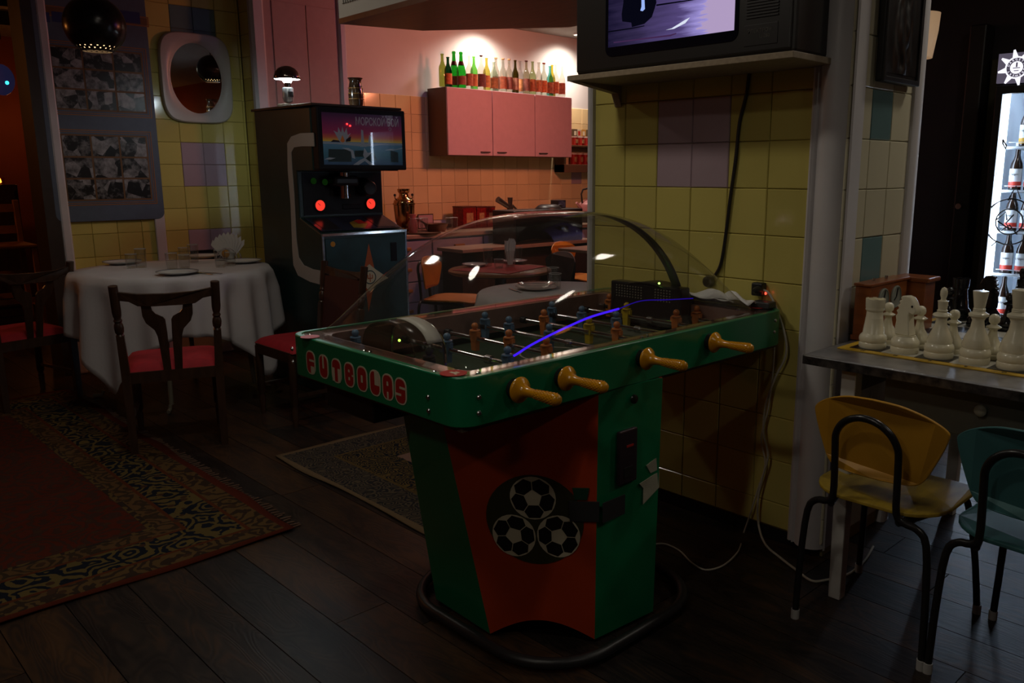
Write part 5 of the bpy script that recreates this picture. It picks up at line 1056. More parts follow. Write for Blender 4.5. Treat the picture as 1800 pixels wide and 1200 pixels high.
MB().lathe([(1e-5, 0), (.030, 0), (.038, .02), (.047, .06), (.050, .12), (.044, .17), (.038, .20), (.042, .215), (.052, .225), (.048, .224), (.036, .205), (.030, .19), (1e-5, .19)], 24).build('vase_body', mat('brown_glaze', (.06, .028, .012), .18, var=.5, nscale=25, coat=.5), VS, smooth=True)
for k in range(3): MB().lathe([(.0515 - k * .0005, .085 + k * .035), (.0525 - k * .0012, .088 + k * .035), (.0515 - k * .0008, .091 + k * .035)], 24).build('glaze_ring', mat('gold_glaze', (.3, .14, .03), .3), VS, smooth=True)

# ================================================================== CEILING DUCT
DU = thing('ceiling_duct', 'boxed-in ceiling duct with white grille and dark wooden underside', 'duct', (-3.2, 2.75, 2.1))
poly = [(-3.96, 2.35), (-2.45, 2.30), (-2.45, 3.12), (-3.20, 3.25), (-3.70, 2.87), (-3.83, 2.77)]
MB().prism(poly, lambda u, v, t: (u, v, t), 2.125, 2.78).build('duct_body', mat('duct_white', (.42, .40, .36), .6), DU, world=True)
dlo = [Vector((-3.20, 2.75, 0)) + (Vector((u, v, 0)) - Vector((-3.2, 2.75, 0))) * 1.004 for u, v in poly]
und = MB().prism([(p.x, p.y) for p in dlo], lambda u, v, t: (u, v, t), 2.10, 2.125).build('duct_underside', mat('mahogany_board', (.13, .045, .022), .4, var=.25, nscale=6, stretch=(1, 8, 1)), DU, world=True)
gr_ = MB(); d_ = (Vector((-2.45, 2.30, 0)) - Vector((-3.96, 2.35, 0))).normalized()
for k in range(34):
    p = Vector((-3.96, 2.35, 0)) + d_ * (.055 + k * .022); gr_.bar(p + Vector((0, -.004, 2.19)), p + Vector((0, -.004, 2.55)), .009, .008)
MB().hexa([Vector((-3.92, 2.3475, 2.19)), Vector((-3.14, 2.3215, 2.19)), Vector((-3.14, 2.330, 2.19)), Vector((-3.92, 2.356, 2.19))], [Vector((-3.92, 2.3475, 2.55)), Vector((-3.14, 2.3215, 2.55)), Vector((-3.14, 2.330, 2.55)), Vector((-3.92, 2.356, 2.55))]).build('grille_recess', M_rubber, DU, world=True)
tag(gr_.build('grille_bars', MATS['duct_white'], DU, world=True), kind='stuff')

# ================================================================== KITCHEN
M_pink = mat('pink_laminate', (.70, .46, .54), .35, var=.03); M_brown = mat('brown_carcass', (.14, .07, .035), .5); M_handle = mat('dark_handle', (.06, .04, .035), .3, .7)
yA = onx(787, 210, -6.3).y; yB = onx(1005, 210, -6.3).y; zT = 2.125; zB = 1.515
WC = thing('wall_cabinet', 'pink three-door wall cabinet with a row of bottles on top', 'cabinet', (-6.45, (yA + yB) / 2, zB))
MB().box(XK, -6.322, yA, yB, zB, zT).build('carcass', M_brown, WC, world=True, bevel=.003)
e1 = onx(866, 215, -6.3).y; e2 = onx(940.5, 215, -6.3).y
for k, (a, b_) in enumerate(((yA, e1 - .004), (e1 + .004, e2 - .004), (e2 + .004, yB))):
    d = MB().box(-6.320, -6.30, a, b_, zB + .003, zT - .002).build('cabinet_door', M_pink, WC, world=True, bevel=.003)
    hy = b_ - .10 if k == 0 else a + .10
    MB().tube([(-6.30, hy - .05, zB + .035), (-6.278, hy - .05, zB + .035), (-6.278, hy + .05, zB + .035), (-6.30, hy + .05, zB + .035)], .005, 6).build('door_handle', M_handle, d, world=True)
BT = [(385, 172, 'pale olive', (.55, .56, .16), 'slim', None), (435, 200, 'dark green', (.02, .12, .05), 'slim', (.38, .10, .03)), (487, 150, 'bright green champagne', (.05, .42, .06), 'champ', (.36, .12, .05)), (550, 155, 'bright green champagne', (.05, .42, .06), 'champ', (.18, .04, .02)),
      (622, 188, 'clear', (.75, .72, .66), 'slim', (.28, .08, .04)), (663, 195, 'light green', (.22, .55, .14), 'slim', (.36, .11, .04)), (728, 185, 'clear dark-labelled', (.72, .68, .62), 'wide', (.10, .025, .02)), (775, 208, 'straw yellow', (.62, .56, .16), 'slim', (.4, .16, .05)),
      (840, 245, 'pale aqua', (.62, .72, .60), 'wide', (.24, .09, .03)), (857, 205, 'clear copper-capped', (.72, .70, .62), 'slim', (.16, .05, .03)), (920, 212, 'clear copper-capped', (.70, .70, .58), 'slim', (.22, .05, .02)), (973, 217, 'clear copper-capped', (.66, .66, .55), 'slim', (.13, .03, .02)),
      (1027, 228, 'olive brown', (.16, .12, .02), 'slim', (.20, .08, .05)), (1070, 235, 'frosted clear', (.78, .74, .72), 'slim', (.42, .16, .06)), (1125, 232, 'clear amber-necked', (.62, .58, .44), 'slim', (.12, .03, .02)), (1180, 240, 'greenish clear', (.55, .60, .36), 'slim', (.26, .06, .02)),
      (1235, 247, 'clear', (.70, .70, .64), 'slim', (.36, .10, .04)), (1280, 252, 'red-capped clear', (.68, .70, .62), 'slim', (.42, .10, .03)), (1333, 280, 'teal', (.20, .52, .48), 'slim', (.26, .07, .03)), (1352, 270, 'yellow', (.60, .52, .08), 'slim', (.3, .1, .04)), (1383, 265, 'clear', (.74, .74, .70), 'slim', (.34, .08, .03)), (1440, 283, 'clear', (.76, .74, .72), 'slim', (.28, .07, .04))]
ORD = ['first', 'second', 'third', 'fourth', 'fifth', 'sixth', 'seventh', 'eighth', 'ninth', 'tenth', 'eleventh', 'twelfth', 'thirteenth', 'fourteenth', 'fifteenth', 'sixteenth', 'seventeenth', 'eighteenth', 'nineteenth', 'twentieth', 'twenty-first', 'twenty-second']
for i, (cx_, cy_, dn_, tint, kind, lab) in enumerate(BT):
    px_ = 700 + cx_ / 5; py_ = 60 + cy_ / 5; X = -6.375 - (.09 if i in (2, 9, 13, 19) else 0); p = onx(px_, py_, X); h = p.z - zT
    t = thing('glass_bottle', f'{dn_} glass bottle, {ORD[i]} from the left on the pink cabinet', 'bottle', (X, p.y, zT), group='bottles on the pink wall cabinet')
    R = {'slim': .034, 'champ': .043, 'wide': .040}[kind]
    prof = [(1e-5, .004), (R * .9, .004), (R, .012), (R, h * .56), (R * .92, h * .62), (R * .60, h * .70), (R * .40, h * .78), (.0125, h * .86), (.0125, h * .96), (.0155, h * .965), (.0155, h * .995), (.011, h)]
    if kind == 'champ': prof = [(1e-5, .004), (R * .9, .004), (R, .014), (R, h * .45), (R * .92, h * .53), (R * .66, h * .64), (R * .44, h * .74), (.016, h * .84), (.0145, h * .93), (.0185, h * .935), (.0185, h * .98), (.013, h)]
    gm_ = thinglass('bottle_' + dn_.replace(' ', '_'), tuple(min(1, .92 * c ** .75) for c in tint), .04, 1.5, haze=.03, hazecol=tint)
    MB().lathe(prof, 18).build('bottle_body', gm_, t, smooth=True)
    if lab:
        lm = mat('label_%d' % i, tuple(min(.9, c * 1.5) for c in lab), .6, var=.35, nscale=45)
        a0 = math.radians(-25 + random.uniform(-12, 12)); z0 = h * .10; z1 = h * (.46 if kind != 'champ' else .34)
        MB().grid(lambda u, v: ((R + .0012) * math.cos(a0 + (u - .5) * 3.6), (R + .0012) * math.sin(a0 + (u - .5) * 3.6), z0 + (z1 - z0) * v), 14, 1).build('bottle_label', lm, t, smooth=True)
    if kind == 'champ' or 'cap' in dn_ or 'amber' in dn_ or 'dark-l' in dn_:
        fm_ = {'champ': (.12, .02, .012)}.get(kind) or ((.55, .26, .12) if 'copper' in dn_ else (.35, .04, .02) if 'red' in dn_ else (.09, .02, .015))
        zz = .62 if kind == 'champ' else .90; zx = .80 if kind == 'champ' else 2
        pr_ = [(r_ + .001, z_) for r_, z_ in prof if h * zz <= z_ <= h * zx]; 
        if len(pr_) < 2: pr_ = [(.0165, h * .9), (.0165, h)]
        MB().lathe(pr_ + ([(1e-5, h + .001)] if zx > 1 else []), 16).build('neck_foil', mat('foil_%s' % dn_[:9].replace(' ', '_'), fm_, .3, .5), t, smooth=True)
# little shelf with tins
ya, yb = onx(988, 300, -6.48).y, 7.10
SS = thing('spice_shelf', 'two-tier brown wooden shelf on the kitchen tiles beside the cabinet', 'shelf', (-6.5, (ya + yb) / 2, 1.30))
zs = [onx(1015, 298, -6.45).z, onx(1015, 289, -6.45).z, onx(1015, 255, -6.45).z]
MB().box(XK, -6.44, ya, yb, zs[0] - .03, zs[1]).build('shelf_board', M_brown, SS, world=True, bevel=.003); MB().box(XK, -6.45, ya + .05, yb, zs[2] - .02, zs[2]).build('shelf_board', M_brown, SS, world=True, bevel=.003); MB().box(XK, -6.45, ya, ya + .03, zs[0] - .03, zs[2] + .08).build('shelf_side', M_brown, SS, world=True)
M_tin = mat('red_tin', (.36, .022, .015), .3, .2, var=.15, nscale=20); M_lid = mat('pale_lid', (.55, .42, .36), .35)
def tin(label, p, r, h, m, lidm, grp, square=False):
    t = thing('storage_tin', label, 'tin', p, group=grp)
    if square: MB().box(-r, r, -r, r, 0, h).build('tin_body', m, t, bevel=.005); MB().box(-r - .002, r + .002, -r - .002, r + .002, h, h + .014).build('tin_lid', lidm, t, bevel=.004)
    else: MB().lathe([(1e-5, 0), (r, 0), (r, h), (1e-5, h)], 18).build('tin_body', m, t, smooth=True); MB().lathe([(r * 1.04, h - .004), (r * 1.04, h + .012), (1e-5, h + .013)], 18).build('tin_lid', lidm, t, smooth=True)
    MB().box(r * .98 if not square else r, r * 1.03, -r * .5, r * .5, h * .25, h * .75).build('tin_label', mat('tin_label', (.42, .22, .10), .5, var=.3, nscale=40), t)
for k, px_ in enumerate((1009, 1020, 1030, 1037)):
    q = onx(px_, 287, -6.50); tin(f'red tin on the lower spice shelf, {ORD[k]} from the cabinet', (-6.51, q.y, zs[1]), .036, .11, M_tin, M_lid, 'red tins on the spice shelf')
    q = onx(px_ + 1, 250, -6.50); tin(f'red jar on the upper spice shelf, {ORD[k]} from the cabinet', (-6.50, q.y, zs[2]), .036, .085, M_tin, M_lid, 'red jars on the spice shelf')
for k, (px_, c) in enumerate(((1010, (.10, .06, .03)), (1017, (.55, .45, .30)), (1025, (.50, .26, .05)), (1034, (.12, .09, .04)))):
    q = onx(px_, 240, -6.56); t = thing('dry_goods_carton', f'small carton standing behind the red jars, {ORD[k]} from the cabinet', 'carton', (-6.565, q.y, zs[2]), group='cartons on the spice shelf')
    MB().box(-.015, .015, -.035, .035, 0, .175).build('carton_body', mat('carton_%d' % k, c, .6, var=.15, nscale=30), t, bevel=.002); MB().box(.015, .0165, -.018, .018, .11, .155).build('carton_print', M_cream if k != 1 else M_redprint, t)
# counter along the wall
M_worktop = mat('beige_worktop', (.42, .30, .22), .3, var=.1, nscale=14); M_lil = mat('lilac_laminate', (.40, .36, .46), .45, var=.03); M_woodh = mat('wood_pull', (.40, .20, .05), .45)
CZK = .835
KC = thing('kitchen_counter', 'long beige kitchen worktop along the tiled wall', 'worktop', (-6.28, 5.5, CZK))
MB().box(XK, -5.96, 3.75, 7.3, CZK - .035, CZK).build('worktop_slab', M_worktop, KC, world=True, bevel=.004); MB().box(XK, XK + .02, 3.75, 7.3, CZK, CZK + .03).build('splash_strip', M_worktop, KC, world=True)
u0 = 3.78
for k in range(6):
    a, b_ = u0 + k * .58, u0 + k * .58 + .575
    kind = 'drawer' if k in (0, 1) else 'door'
    t = thing('base_unit', f'lilac kitchen base unit with {"wooden-pulled drawers" if kind == "drawer" else "two plain doors"}, {ORD[k]} from the arcade machine', 'cabinet', (-6.28, (a + b_) / 2, 0), group='lilac kitchen base units')
    MB().box(XK, -6.0, a, b_, .06, CZK - .036).build('unit_carcass', M_lil, t, world=True)
    MB().box(XK, -6.04, a, b_, 0, .06).build('plinth', M_black, t, world=True)
    if kind == 'drawer':
        for q in range(4):
            z0 = .072 + q * .180; d = MB().box(-6.0, -5.982, a + .006, b_ - .006, z0, z0 + .170).build('drawer_front', M_lil, t, world=True, bevel=.004)
            MB().box(-5.982, -5.955, (a + b_) / 2 - .055, (a + b_) / 2 + .055, z0 + .09, z0 + .118).build('drawer_pull', M_woodh, d, world=True, bevel=.006)
    else:
        for q in (0, 1):
            y0 = a + .006 + q * .286; d = MB().box(-6.0, -5.982, y0, y0 + .277, .075, CZK - .045).build('unit_door', M_lil if k != 3 else M_rubber, t, world=True, bevel=.004)
            MB().box(-5.982, -5.96, y0 + (.24 if q == 0 else .02), y0 + (.255 if q == 0 else .035), .55, .70).build('door_pull', M_woodh, d, world=True, bevel=.004)
# samovar
q = onx(712, 408, -6.32); SV = thing('samovar', 'brass samovar with black knobs on the kitchen worktop', 'samovar', (-6.32, q.y, CZK))
M_brass = mat('brass', (.42, .25, .10), .18, 1.)
MB().lathe([(1e-5, 0), (.085, 0), (.088, .014), (.060, .03), (.060, .05), (.095, .085), (.112, .13), (.122, .24), (.126, .30), (.134, .305), (.134, .32), (.124, .325), (.122, .345), (.105, .365), (.066, .385), (.056, .40), (.052, .425), (.070, .445), (.075, .475), (.070, .478), (.06, .455), (1e-5, .45)], 28).build('samovar_body', M_brass, SV, smooth=True)
for a in (-1, 1):
    hd = MB().tube([(0, a * .10, .36), (0, a * .125, .375), (0, a * .125, .40)], .006, 6).build('lid_knob_arm', M_brass, SV, smooth=True); MB().sphere((0, a * .125, .410), .016, 6).build('knob', M_rubber, hd, smooth=True)
tp = MB().tube([(.10, 0, .11), (.16, 0, .115), (.185, 0, .10), (.187, 0, .075)], .010, 8).build('tap', M_brass, SV, smooth=True); MB().tube([(.155, -.02, .15), (.155, .02, .15), (.155, 0, .15), (.155, 0, .115)], .006, 6).build('tap_key', M_brass, tp, smooth=True)
SV.scale = (.74, .74, .80)
# canisters
for k, (a, b_) in enumerate(((806, 832), (833, 852), (852, 868))):
    y0 = onx(a, 385, -6.38).y; y1 = onx(b_, 385, -6.38).y; r = (y1 - y0) / 2 * .9; h = onx(a, 363, -6.38).z - CZK
    tin(f'square red speckled canister on the worktop, {ORD[k]} from the samovar', (-6.40, (y0 + y1) / 2, CZK), min(r, .085), h - .012, mat('red_canister', (.22, .012, .010), .3, var=.5, nscale=60), mat('dark_red_lid', (.10, .02, .015), .35), 'red canisters', True)
# meat grinder / tap group
q = onx(897, 375, -6.2); GR = thing('meat_grinder', 'metal hand meat grinder standing on the kitchen worktop', 'grinder', (-6.2, q.y, CZK))
M_cast = mat('cast_metal', (.16, .13, .11), .35, .8)
MB().lathe([(1e-5, 0), (.05, 0), (.045, .02), (.020, .04), (.018, .15), (.03, .16), (.032, .20), (1e-5, .20)], 18).build('grinder_stand', M_cast, GR, smooth=True)
MB().cyl((0, -.03, .20), (.0, -.16, .27), .022, .030).build('feed_barrel', M_cast, GR, smooth=True); MB().cyl((0, 0, .19), (0, .0, .285), .018, .026).build('hopper', M_cast, GR, smooth=True); MB().tube([(0, .03, .21), (0, .09, .16), (0, .10, .14)], .010, 8).build('crank', M_cast, GR, smooth=True)
# bar (peninsula) with black oven and clutter
p0 = onz(817, 441, .82); p1 = onz(990, 423, .82)
BR = thing('bar_counter', 'beige-edged dark serving counter seen through the dome behind the round red table', 'counter', (-5.74, 5.2, 0))
bxf = -5.56
MB().box(-5.92, bxf, 4.36, 6.05, .69, .72).build('counter_top', M_worktop, BR, world=True, bevel=.004); MB().box(-5.90, bxf - .06, 4.40, 6.0, 0, .69).build('counter_body', mat('dark_brown_panel', (.05, .03, .022), .5), BR, world=True)
b0 = onz(905, 421, .82); b1 = onz(1025, 418, .82); zt_ = ony(960, 366, b0.y).z
OV = thing('black_oven', 'black glossy box standing on the bar counter, seen through the dome', 'appliance', (-5.7, 5.5, .72))
oy0 = onx(905, 400, -5.60).y; oy1 = onx(1025, 400, -5.60).y; oz = onx(905, 371, -5.60).z
MB().box(-5.91, -5.605, oy0, oy1, .7205, oz).build('oven_body', M_rubber, OV, world=True, bevel=.008); MB().box(-5.605, -5.598, oy0 + .02, oy1 - .02, .745, oz - .02).build('oven_glass', mat('black_glass', (.008, .008, .010), .06), OV, world=True, bevel=.003)
q = onx(964, 360, -5.75); HT = thing('black_pan', 'black shallow pan upside down on the black oven', 'pan', (-5.75, q.y, oz))
MB().lathe([(.13, .0), (.128, .006), (.10, .030), (.075, .040), (1e-5, .042)], 28).build('pan_body', M_rubber, HT, smooth=True); MB().tube([(0, .10, .02), (0, .155, .028), (0, .18, .022)], .009, 6).build('pan_handle', M_rubber, HT, smooth=True)
q = onx(980, 357, -5.85); PX = thing('picture_box', 'small dark box with a blue printed side behind the pan', 'box', (-5.84, q.y, oz))
MB().box(-.05, .05, -.055, .055, 0, .075).build('box_body', M_rubber, PX, bevel=.003); MB().box(.05, .0515, -.045, .045, .008, .068).build('box_print', mat('blue_print', (.06, .09, .16), .4, var=.7, nscale=40), PX)
# kettle
q = onx(1031, 363, -6.25); KT = thing('enamel_kettle', 'pink enamel kettle with an arched black handle at the end of the worktop', 'kettle', (-6.25, onx(1033, 363, -6.25).y, CZK + .0))
hz_ = q.z - CZK
MB().box(-.16, .16, -.15, .15, 0, .10).build('hob_block', M_rubber, KT, bevel=.008)
MB().lathe([(1e-5, .10), (.10, .10), (.115, .13), (.105, .19), (.06, .225), (.02, .235), (.018, .25), (1e-5, .252)], 24).build('kettle_body', mat('pink_enamel', (.55, .26, .26), .2, coat=.4), KT, smooth=True)
MB().tube([(0, -.085, .20), (0, -.10, .30), (0, -.075, .345), (0, 0, .355), (0, .075, .345), (0, .10, .30), (0, .085, .20)], .009, 8).build('kettle_handle', M_rubber, KT, smooth=True); MB().cyl((0, -.09, .14), (0, -.175, .21), .022, .012).build('kettle_spout', MATS['pink_enamel'], KT, smooth=True)
# worktop clutter
def clutter_glass(lb, px_, py_, X, h, r): q = onx(px_, py_, X); glass(lb, (X, q.y, CZK), h, r, 'glasses on the kitchen worktop')
for k, px_ in enumerate((728, 737, 746)): clutter_glass(f'glass jar on the worktop tray, {ORD[k]} from the samovar', px_, 405, -6.12, .13, .036)
for k, px_ in enumerate((790, 799)): clutter_glass(f'stemmed glass near the red canisters, {ORD[k]} from the samovar', px_, 398, -6.15, .12, .032)
q = onx(739, 411, -6.1); TRY = thing('serving_tray', 'round dark tray holding jars on the worktop', 'tray', (-6.12, q.y, CZK)); MB().lathe([(1e-5, 0), (.19, 0), (.20, .012), (.195, .012), (.185, .003), (1e-5, .003)], 32).build('tray_body', M_brown, TRY, smooth=True)
q = onx(770, 398, -6.15); PN = thing('frying_pan', 'brown cooking pan with raised handle on the worktop', 'pan', (-6.18, q.y, CZK)); MB().lathe([(1e-5, 0), (.08, 0), (.11, .07), (.115, .072), (.105, .068), (.078, .006), (1e-5, .006)], 24).build('pan_body', M_brown, PN, smooth=True); MB().bar((0, -.10, .065), (0, -.22, .13), .022, .012).build('pan_handle', M_rubber, PN, bevel=.003)
q = onx(722, 395, -6.2); TY = thing('ceramic_jug', 'small pink and red ceramic jug beside the samovar', 'jug', (-6.16, onx(726, 395, -6.16).y, CZK)); MB().lathe([(1e-5, 0), (.035, 0), (.045, .05), (.038, .10), (.025, .13), (.032, .165), (.02, .165), (1e-5, .12)], 18).build('jug_body', mat('pink_glaze', (.50, .16, .16), .25), TY, smooth=True); MB().tube([(0, .035, .13), (0, .07, .11), (0, .04, .05)], .007, 6).build('jug_handle', MATS['pink_glaze'], TY, smooth=True)
a = onx(734, 377, XK + .03); b_ = onx(762, 398, XK + .03); PC = thing('leaning_card', 'plain pink card in a thin dark frame leaning on the kitchen tiles', 'picture', (XK + .03, (a.y + b_.y) / 2, CZK + .001)); h_ = a.z - CZK; w_ = b_.y - a.y
MB().box(-.006, .002, -w_ / 2, w_ / 2, 0, h_).build('card_frame', M_rubber, PC); MB().box(.002, .004, -w_ / 2 + .008, w_ / 2 - .008, .008, h_ - .008).build('card_face', mat('pink_card', (.55, .36, .42), .6), PC)

# dining set between dome and kitchen
M_redcl = mat('red_cloth', (.45, .03, .03), .7)
RC = onz(879, 472, .72); RT = thing('round_side_table', 'small round dark-edged table with a red cloth runner beyond the dome', 'table', (RC.x, RC.y, 0))
MB().lathe([(1e-5, .69), (.33, .69), (.35, .70), (.35, .712), (.34, .72), (1e-5, .72)], 40).build('table_top', mat('brown_top', (.22, .09, .035), .35, var=.2, nscale=6), RT, smooth=True); MB().lathe([(.20, 0), (.19, .02), (.05, .05), (.04, .10), (.05, .40), (.04, .66), (.10, .69)], 20).build('pedestal', M_walnut, RT, smooth=True)
RN = thing('red_runner', 'red cloth laid across the small round table', 'cloth', (RC.x, RC.y, .7205)); MB().grid(lambda u, v: ((u - .5) * .44, (v - .5) * .50, .002 + .001 * math.sin(9 * u)), 10, 10).build('runner_cloth', M_redcl, RN, solid=.002); RN.rotation_euler = (0, 0, .3)
for k, (a, b_) in enumerate(((835, 464), (905, 458), (872, 462))):
    q = onz(a, b_, .74); (plate(('white plate on the red runner, samovar side', 'white plate on the red runner, pillar side', '')[k], (q.x, q.y, .7245), .09, 'plates on the red runner') if k < 2 else None)
q = onz(897, 464, .74); NV = thing('napkin_glass', 'white napkins standing in a glass on the red runner', 'napkins', (q.x, q.y, .7245))
MB().lathe([(1e-5, .006), (.030, .006), (.040, .11), (.042, .11), (.033, 0), (1e-5, 0)], 18).build('holder_glass', M_glass, NV, smooth=True)
for k in range(4): MB().prism([(-.022, .012), (.022, .012), (.050, .16), (.028, .19), (.012, .165), (-.004, .195), (-.022, .17), (-.048, .18), (-.05, .13)], lambda u, v, d, k=k: (d * 1 + math.sin(k * .8) * v * .08, u * math.cos(k * .5), v), -.002 + k * .004, .000 + k * .004).build('napkin', MATS['paper_napkin'], NV)
for k, (a, b_, h) in enumerate(((858, 468, .12), (910, 463, .11), (877, 472, .06))):
    q = onz(a, b_, .72); glass(('tall glass on the red runner, samovar side', 'glass on the red runner, pillar side', 'small dish glass at the middle of the red runner')[k], (q.x, q.y, .7245), h, .033, 'glasses on the red runner')
# white table
WTc = Vector((-3.27, 3.22, 0)); WT = thing('white_side_table', 'round table under a white cloth right behind the football machine', 'table', WTc)
MB().lathe([(1e-5, .68), (.42, .68), (.43, .695), (.43, .705), (1e-5, .705)], 40).build('table_top', M_walnut, WT, smooth=True); MB().lathe([(.25, 0), (.24, .02), (.05, .06), (.045, .60), (.10, .68)], 18).build('pedestal', M_walnut, WT, smooth=True)
tablecloth('white cloth over the round table right behind the football machine', WTc, .43, .71, .62, rot=.4, seed=2.)
q = onz(943, 503, .73); plate('white plate with blue rim on the white table behind the dome', (q.x, q.y, .7145), .12, 'tableware on the white table')
q = onz(943, 503, .75); t = thing('soup_plate', 'deep glass dish stacked on the plate behind the dome', 'dish', (q.x, q.y, .738)); MB().lathe([(1e-5, .004), (.06, .004), (.10, .03), (.105, .03), (.062, 0), (1e-5, 0)], 30).build('dish_body', M_glass, t, smooth=True)
for k, (a, b_, h) in enumerate(((972, 505, .105), (976, 510, .085))): q = onz(a, b_ - 2, .71); glass(('tall glass beside the dish behind the dome', 'short ribbed glass beside the dish behind the dome')[k], (q.x, q.y, .7145), h, .036, 'tableware on the white table')
q = onz(905, 512, .71); fork('steel knife by the plate behind the dome', (q.x, q.y, .7145), 1.2, 'tableware on the white table', True)
# more school chairs
cR = onz(800, 522, .44); t = school_chair('school_chair', 'orange plywood chair standing sideways before the lilac drawers', (cR.x - .02, cR.y + .0, 0), math.radians(-57), M_kchair, M_kchair, 'school chairs in the dining corner')
cT = onz(972, 470, .62); school_chair('school_chair', 'dark teal plywood chair seen from behind at the red-runner table', (-4.72, 4.50, 0), math.radians(172), mat('slate_ply', (.03, .045, .045), .45), mat('slate_ply', (.03, .045, .045), .45), 'school chairs in the dining corner')
school_chair('school_chair', 'yellow plywood chair beside the pillar edge in the dining corner', (-5.22, 5.42, 0), math.radians(-80), M_kchair, M_kchair, 'school chairs in the dining corner')
ST = thing('pale_side_table', 'pale-topped small table beside the yellow chair at the pillar edge', 'table', (-4.30, 4.55, 0))
b3 = onz(996, 437, .75)
MB().box(b3.x - .1, b3.x + .55, b3.y + .0, b3.y + .55, .725, .75).build('table_top', M_worktop, ST, world=True, bevel=.004)
for dx, dy in ((-.06, .04), (.5, .04), (-.06, .5), (.5, .5)): MB().cyl((b3.x + dx, b3.y + dy, 0), (b3.x + dx, b3.y + dy, .725), .014).build('leg', M_tubeb, ST, world=True)

# ================================================================== FRIDGE AND DARK SIDE
FY = 5.0; gx0 = -1.665; gx1 = -1.03
FR = thing('drinks_fridge', 'lit glass-door drinks fridge full of bottles in the dark passage', 'fridge', (-1.35, 5.25, 0))
M_fr = mat('fridge_black', (.012, .012, .014), .35); M_frw = mat('fridge_white', (.8, .85, .9), .4)
hz0, hz1 = ony(1762, 150, FY).z, ony(1757, 95, FY).z
MB().box(gx0, gx0 + .03, FY + .02, FY + .55, 0, hz1).build('fridge_side', M_fr, FR, world=True); MB().box(gx1 - .03, gx1, FY + .02, FY + .55, 0, hz1).build('fridge_side', M_fr, FR, world=True)
MB().box(gx0, gx1, FY + .53, FY + .55, 0, hz1).build('fridge_back', M_frw, FR, world=True); MB().box(gx0, gx1, FY + .02, FY + .55, hz1 - .02, hz1).build('fridge_top', M_fr, FR, world=True); MB().box(gx0, gx1, FY, FY + .55, 0, .16).build('fridge_foot', M_fr, FR, world=True)
MB().box(gx0 + .03, gx0 + .034, FY + .05, FY + .53, .16, hz0).build('fridge_liner', M_frw, FR, world=True); MB().box(gx1 - .034, gx1 - .03, FY + .05, FY + .53, .16, hz0).build('fridge_liner', M_frw, FR, world=True); MB().box(gx0 + .03, gx1 - .03, FY + .04, FY + .53, hz0 - .02, hz0).build('fridge_ceiling', M_frw, FR, world=True)
hd = MB().box(gx0, gx1, FY, FY + .06, hz0 + .012, hz1).build('sign_header', emis('header_glow', (.20, .17, .24), .45), FR, world=True)
E_w = emis('sign_white', (.9, .88, 1.), 1.2); E_dkk = emis('sign_dark', (.12, .10, .15), .5)
sc_ = ony(1787, 118, FY - .001); hc = Vector((ony(1787, 120, FY).x, FY - .001, (hz0 + hz1) / 2 + .005)); SR = .058
sun = MB()
def fz(u, v, t): return (hc.x + u, FY - .0005 - t, hc.z + v)
for k in range(8):
    a = 2 * PI * k / 8 + .2; MB().prism([(SR * .98 * math.cos(a - .26), SR * .98 * math.sin(a - .26)), (SR * .98 * math.cos(a + .26), SR * .98 * math.sin(a + .26)), (SR * 1.62 * math.cos(a + .05), SR * 1.62 * math.sin(a + .05)), (SR * 1.62 * math.cos(a - .05), SR * 1.62 * math.sin(a - .05))], fz, 0, .001).build('sun_ray', E_w, hd, world=True)
MB().prism([(SR * math.cos(2 * PI * k / 32), SR * math.sin(2 * PI * k / 32)) for k in range(32)], fz, 0, .0012).build('sun_disc', E_w, hd, world=True); MB().prism([(SR * .86 * math.cos(2 * PI * k / 32), SR * .86 * math.sin(2 * PI * k / 32)) for k in range(32)], fz, .0012, .0016).build('sun_band', E_dkk, hd, world=True); MB().prism([(SR * .56 * math.cos(2 * PI * k / 32), SR * .56 * math.sin(2 * PI * k / 32)) for k in range(32)], fz, .0016, .0022).build('sun_face', E_w, hd, world=True)
MB().prism([(-.018, -.004), (.018, -.004), (.018, .0), (-.018, .0)], fz, .0022, .0026).build('sun_mouth', E_dkk, hd, world=True); MB().prism([(-.004, .002), (.004, .002), (.004, .026), (-.004, .026)], fz, .0022, .0026).build('sun_nose', E_dkk, hd, world=True); MB().prism([(-.014, -.014), (.014, -.014), (.010, -.018), (-.010, -.018)], fz, .0022, .0026).build('sun_chin', E_dkk, hd, world=True)
for k, ch in enumerate('DARGETT·BREWERY·'):
    a = PI - 2 * PI * (k + .5) / 16 - .1; text_mesh(ch, .016, E_w, 'ring_letter', hd, Matrix.Translation(-Vector(FR.location)) @ frame(fz(SR * .71 * math.cos(a), SR * .71 * math.sin(a), .0022), (math.sin(a), 0, -math.cos(a)), (math.cos(a), 0, math.sin(a))))
# door
fd = MB(); fd.add(*ring([(gx0, .16), (gx1, .16), (gx1, hz0), (gx0, hz0)], [(gx0 + .035, .20), (gx1 - .035, .20), (gx1 - .035, hz0 - .045), (gx0 + .035, hz0 - .045)], 0, .04)); fd.v = [(u, FY + .005 + t_, v) for u, v, t_ in fd.v]; DR = fd.build('door_frame', M_fr, FR, world=True, bevel=.004)
MB().box(gx0 + .035, gx1 - .035, FY + .020, FY + .026, .20, hz0 - .045).build('door_glass', thinglass('fridge_glass', (.93, .95, .97), .02, 1.3), DR, world=True)
E_led = emis('led_strip', (.72, .84, 1.), 18.0)
for x in (gx0 + .045, gx1 - .057): MB().box(x, x + .012, FY + .055, FY + .075, .20, hz0 - .03).build('led_strip', E_led, FR, world=True)
MB().box(gx0 + .05, gx1 - .05, FY + .055, FY + .075, hz0 - .034, hz0 - .022).build('led_strip', E_led, FR, world=True)
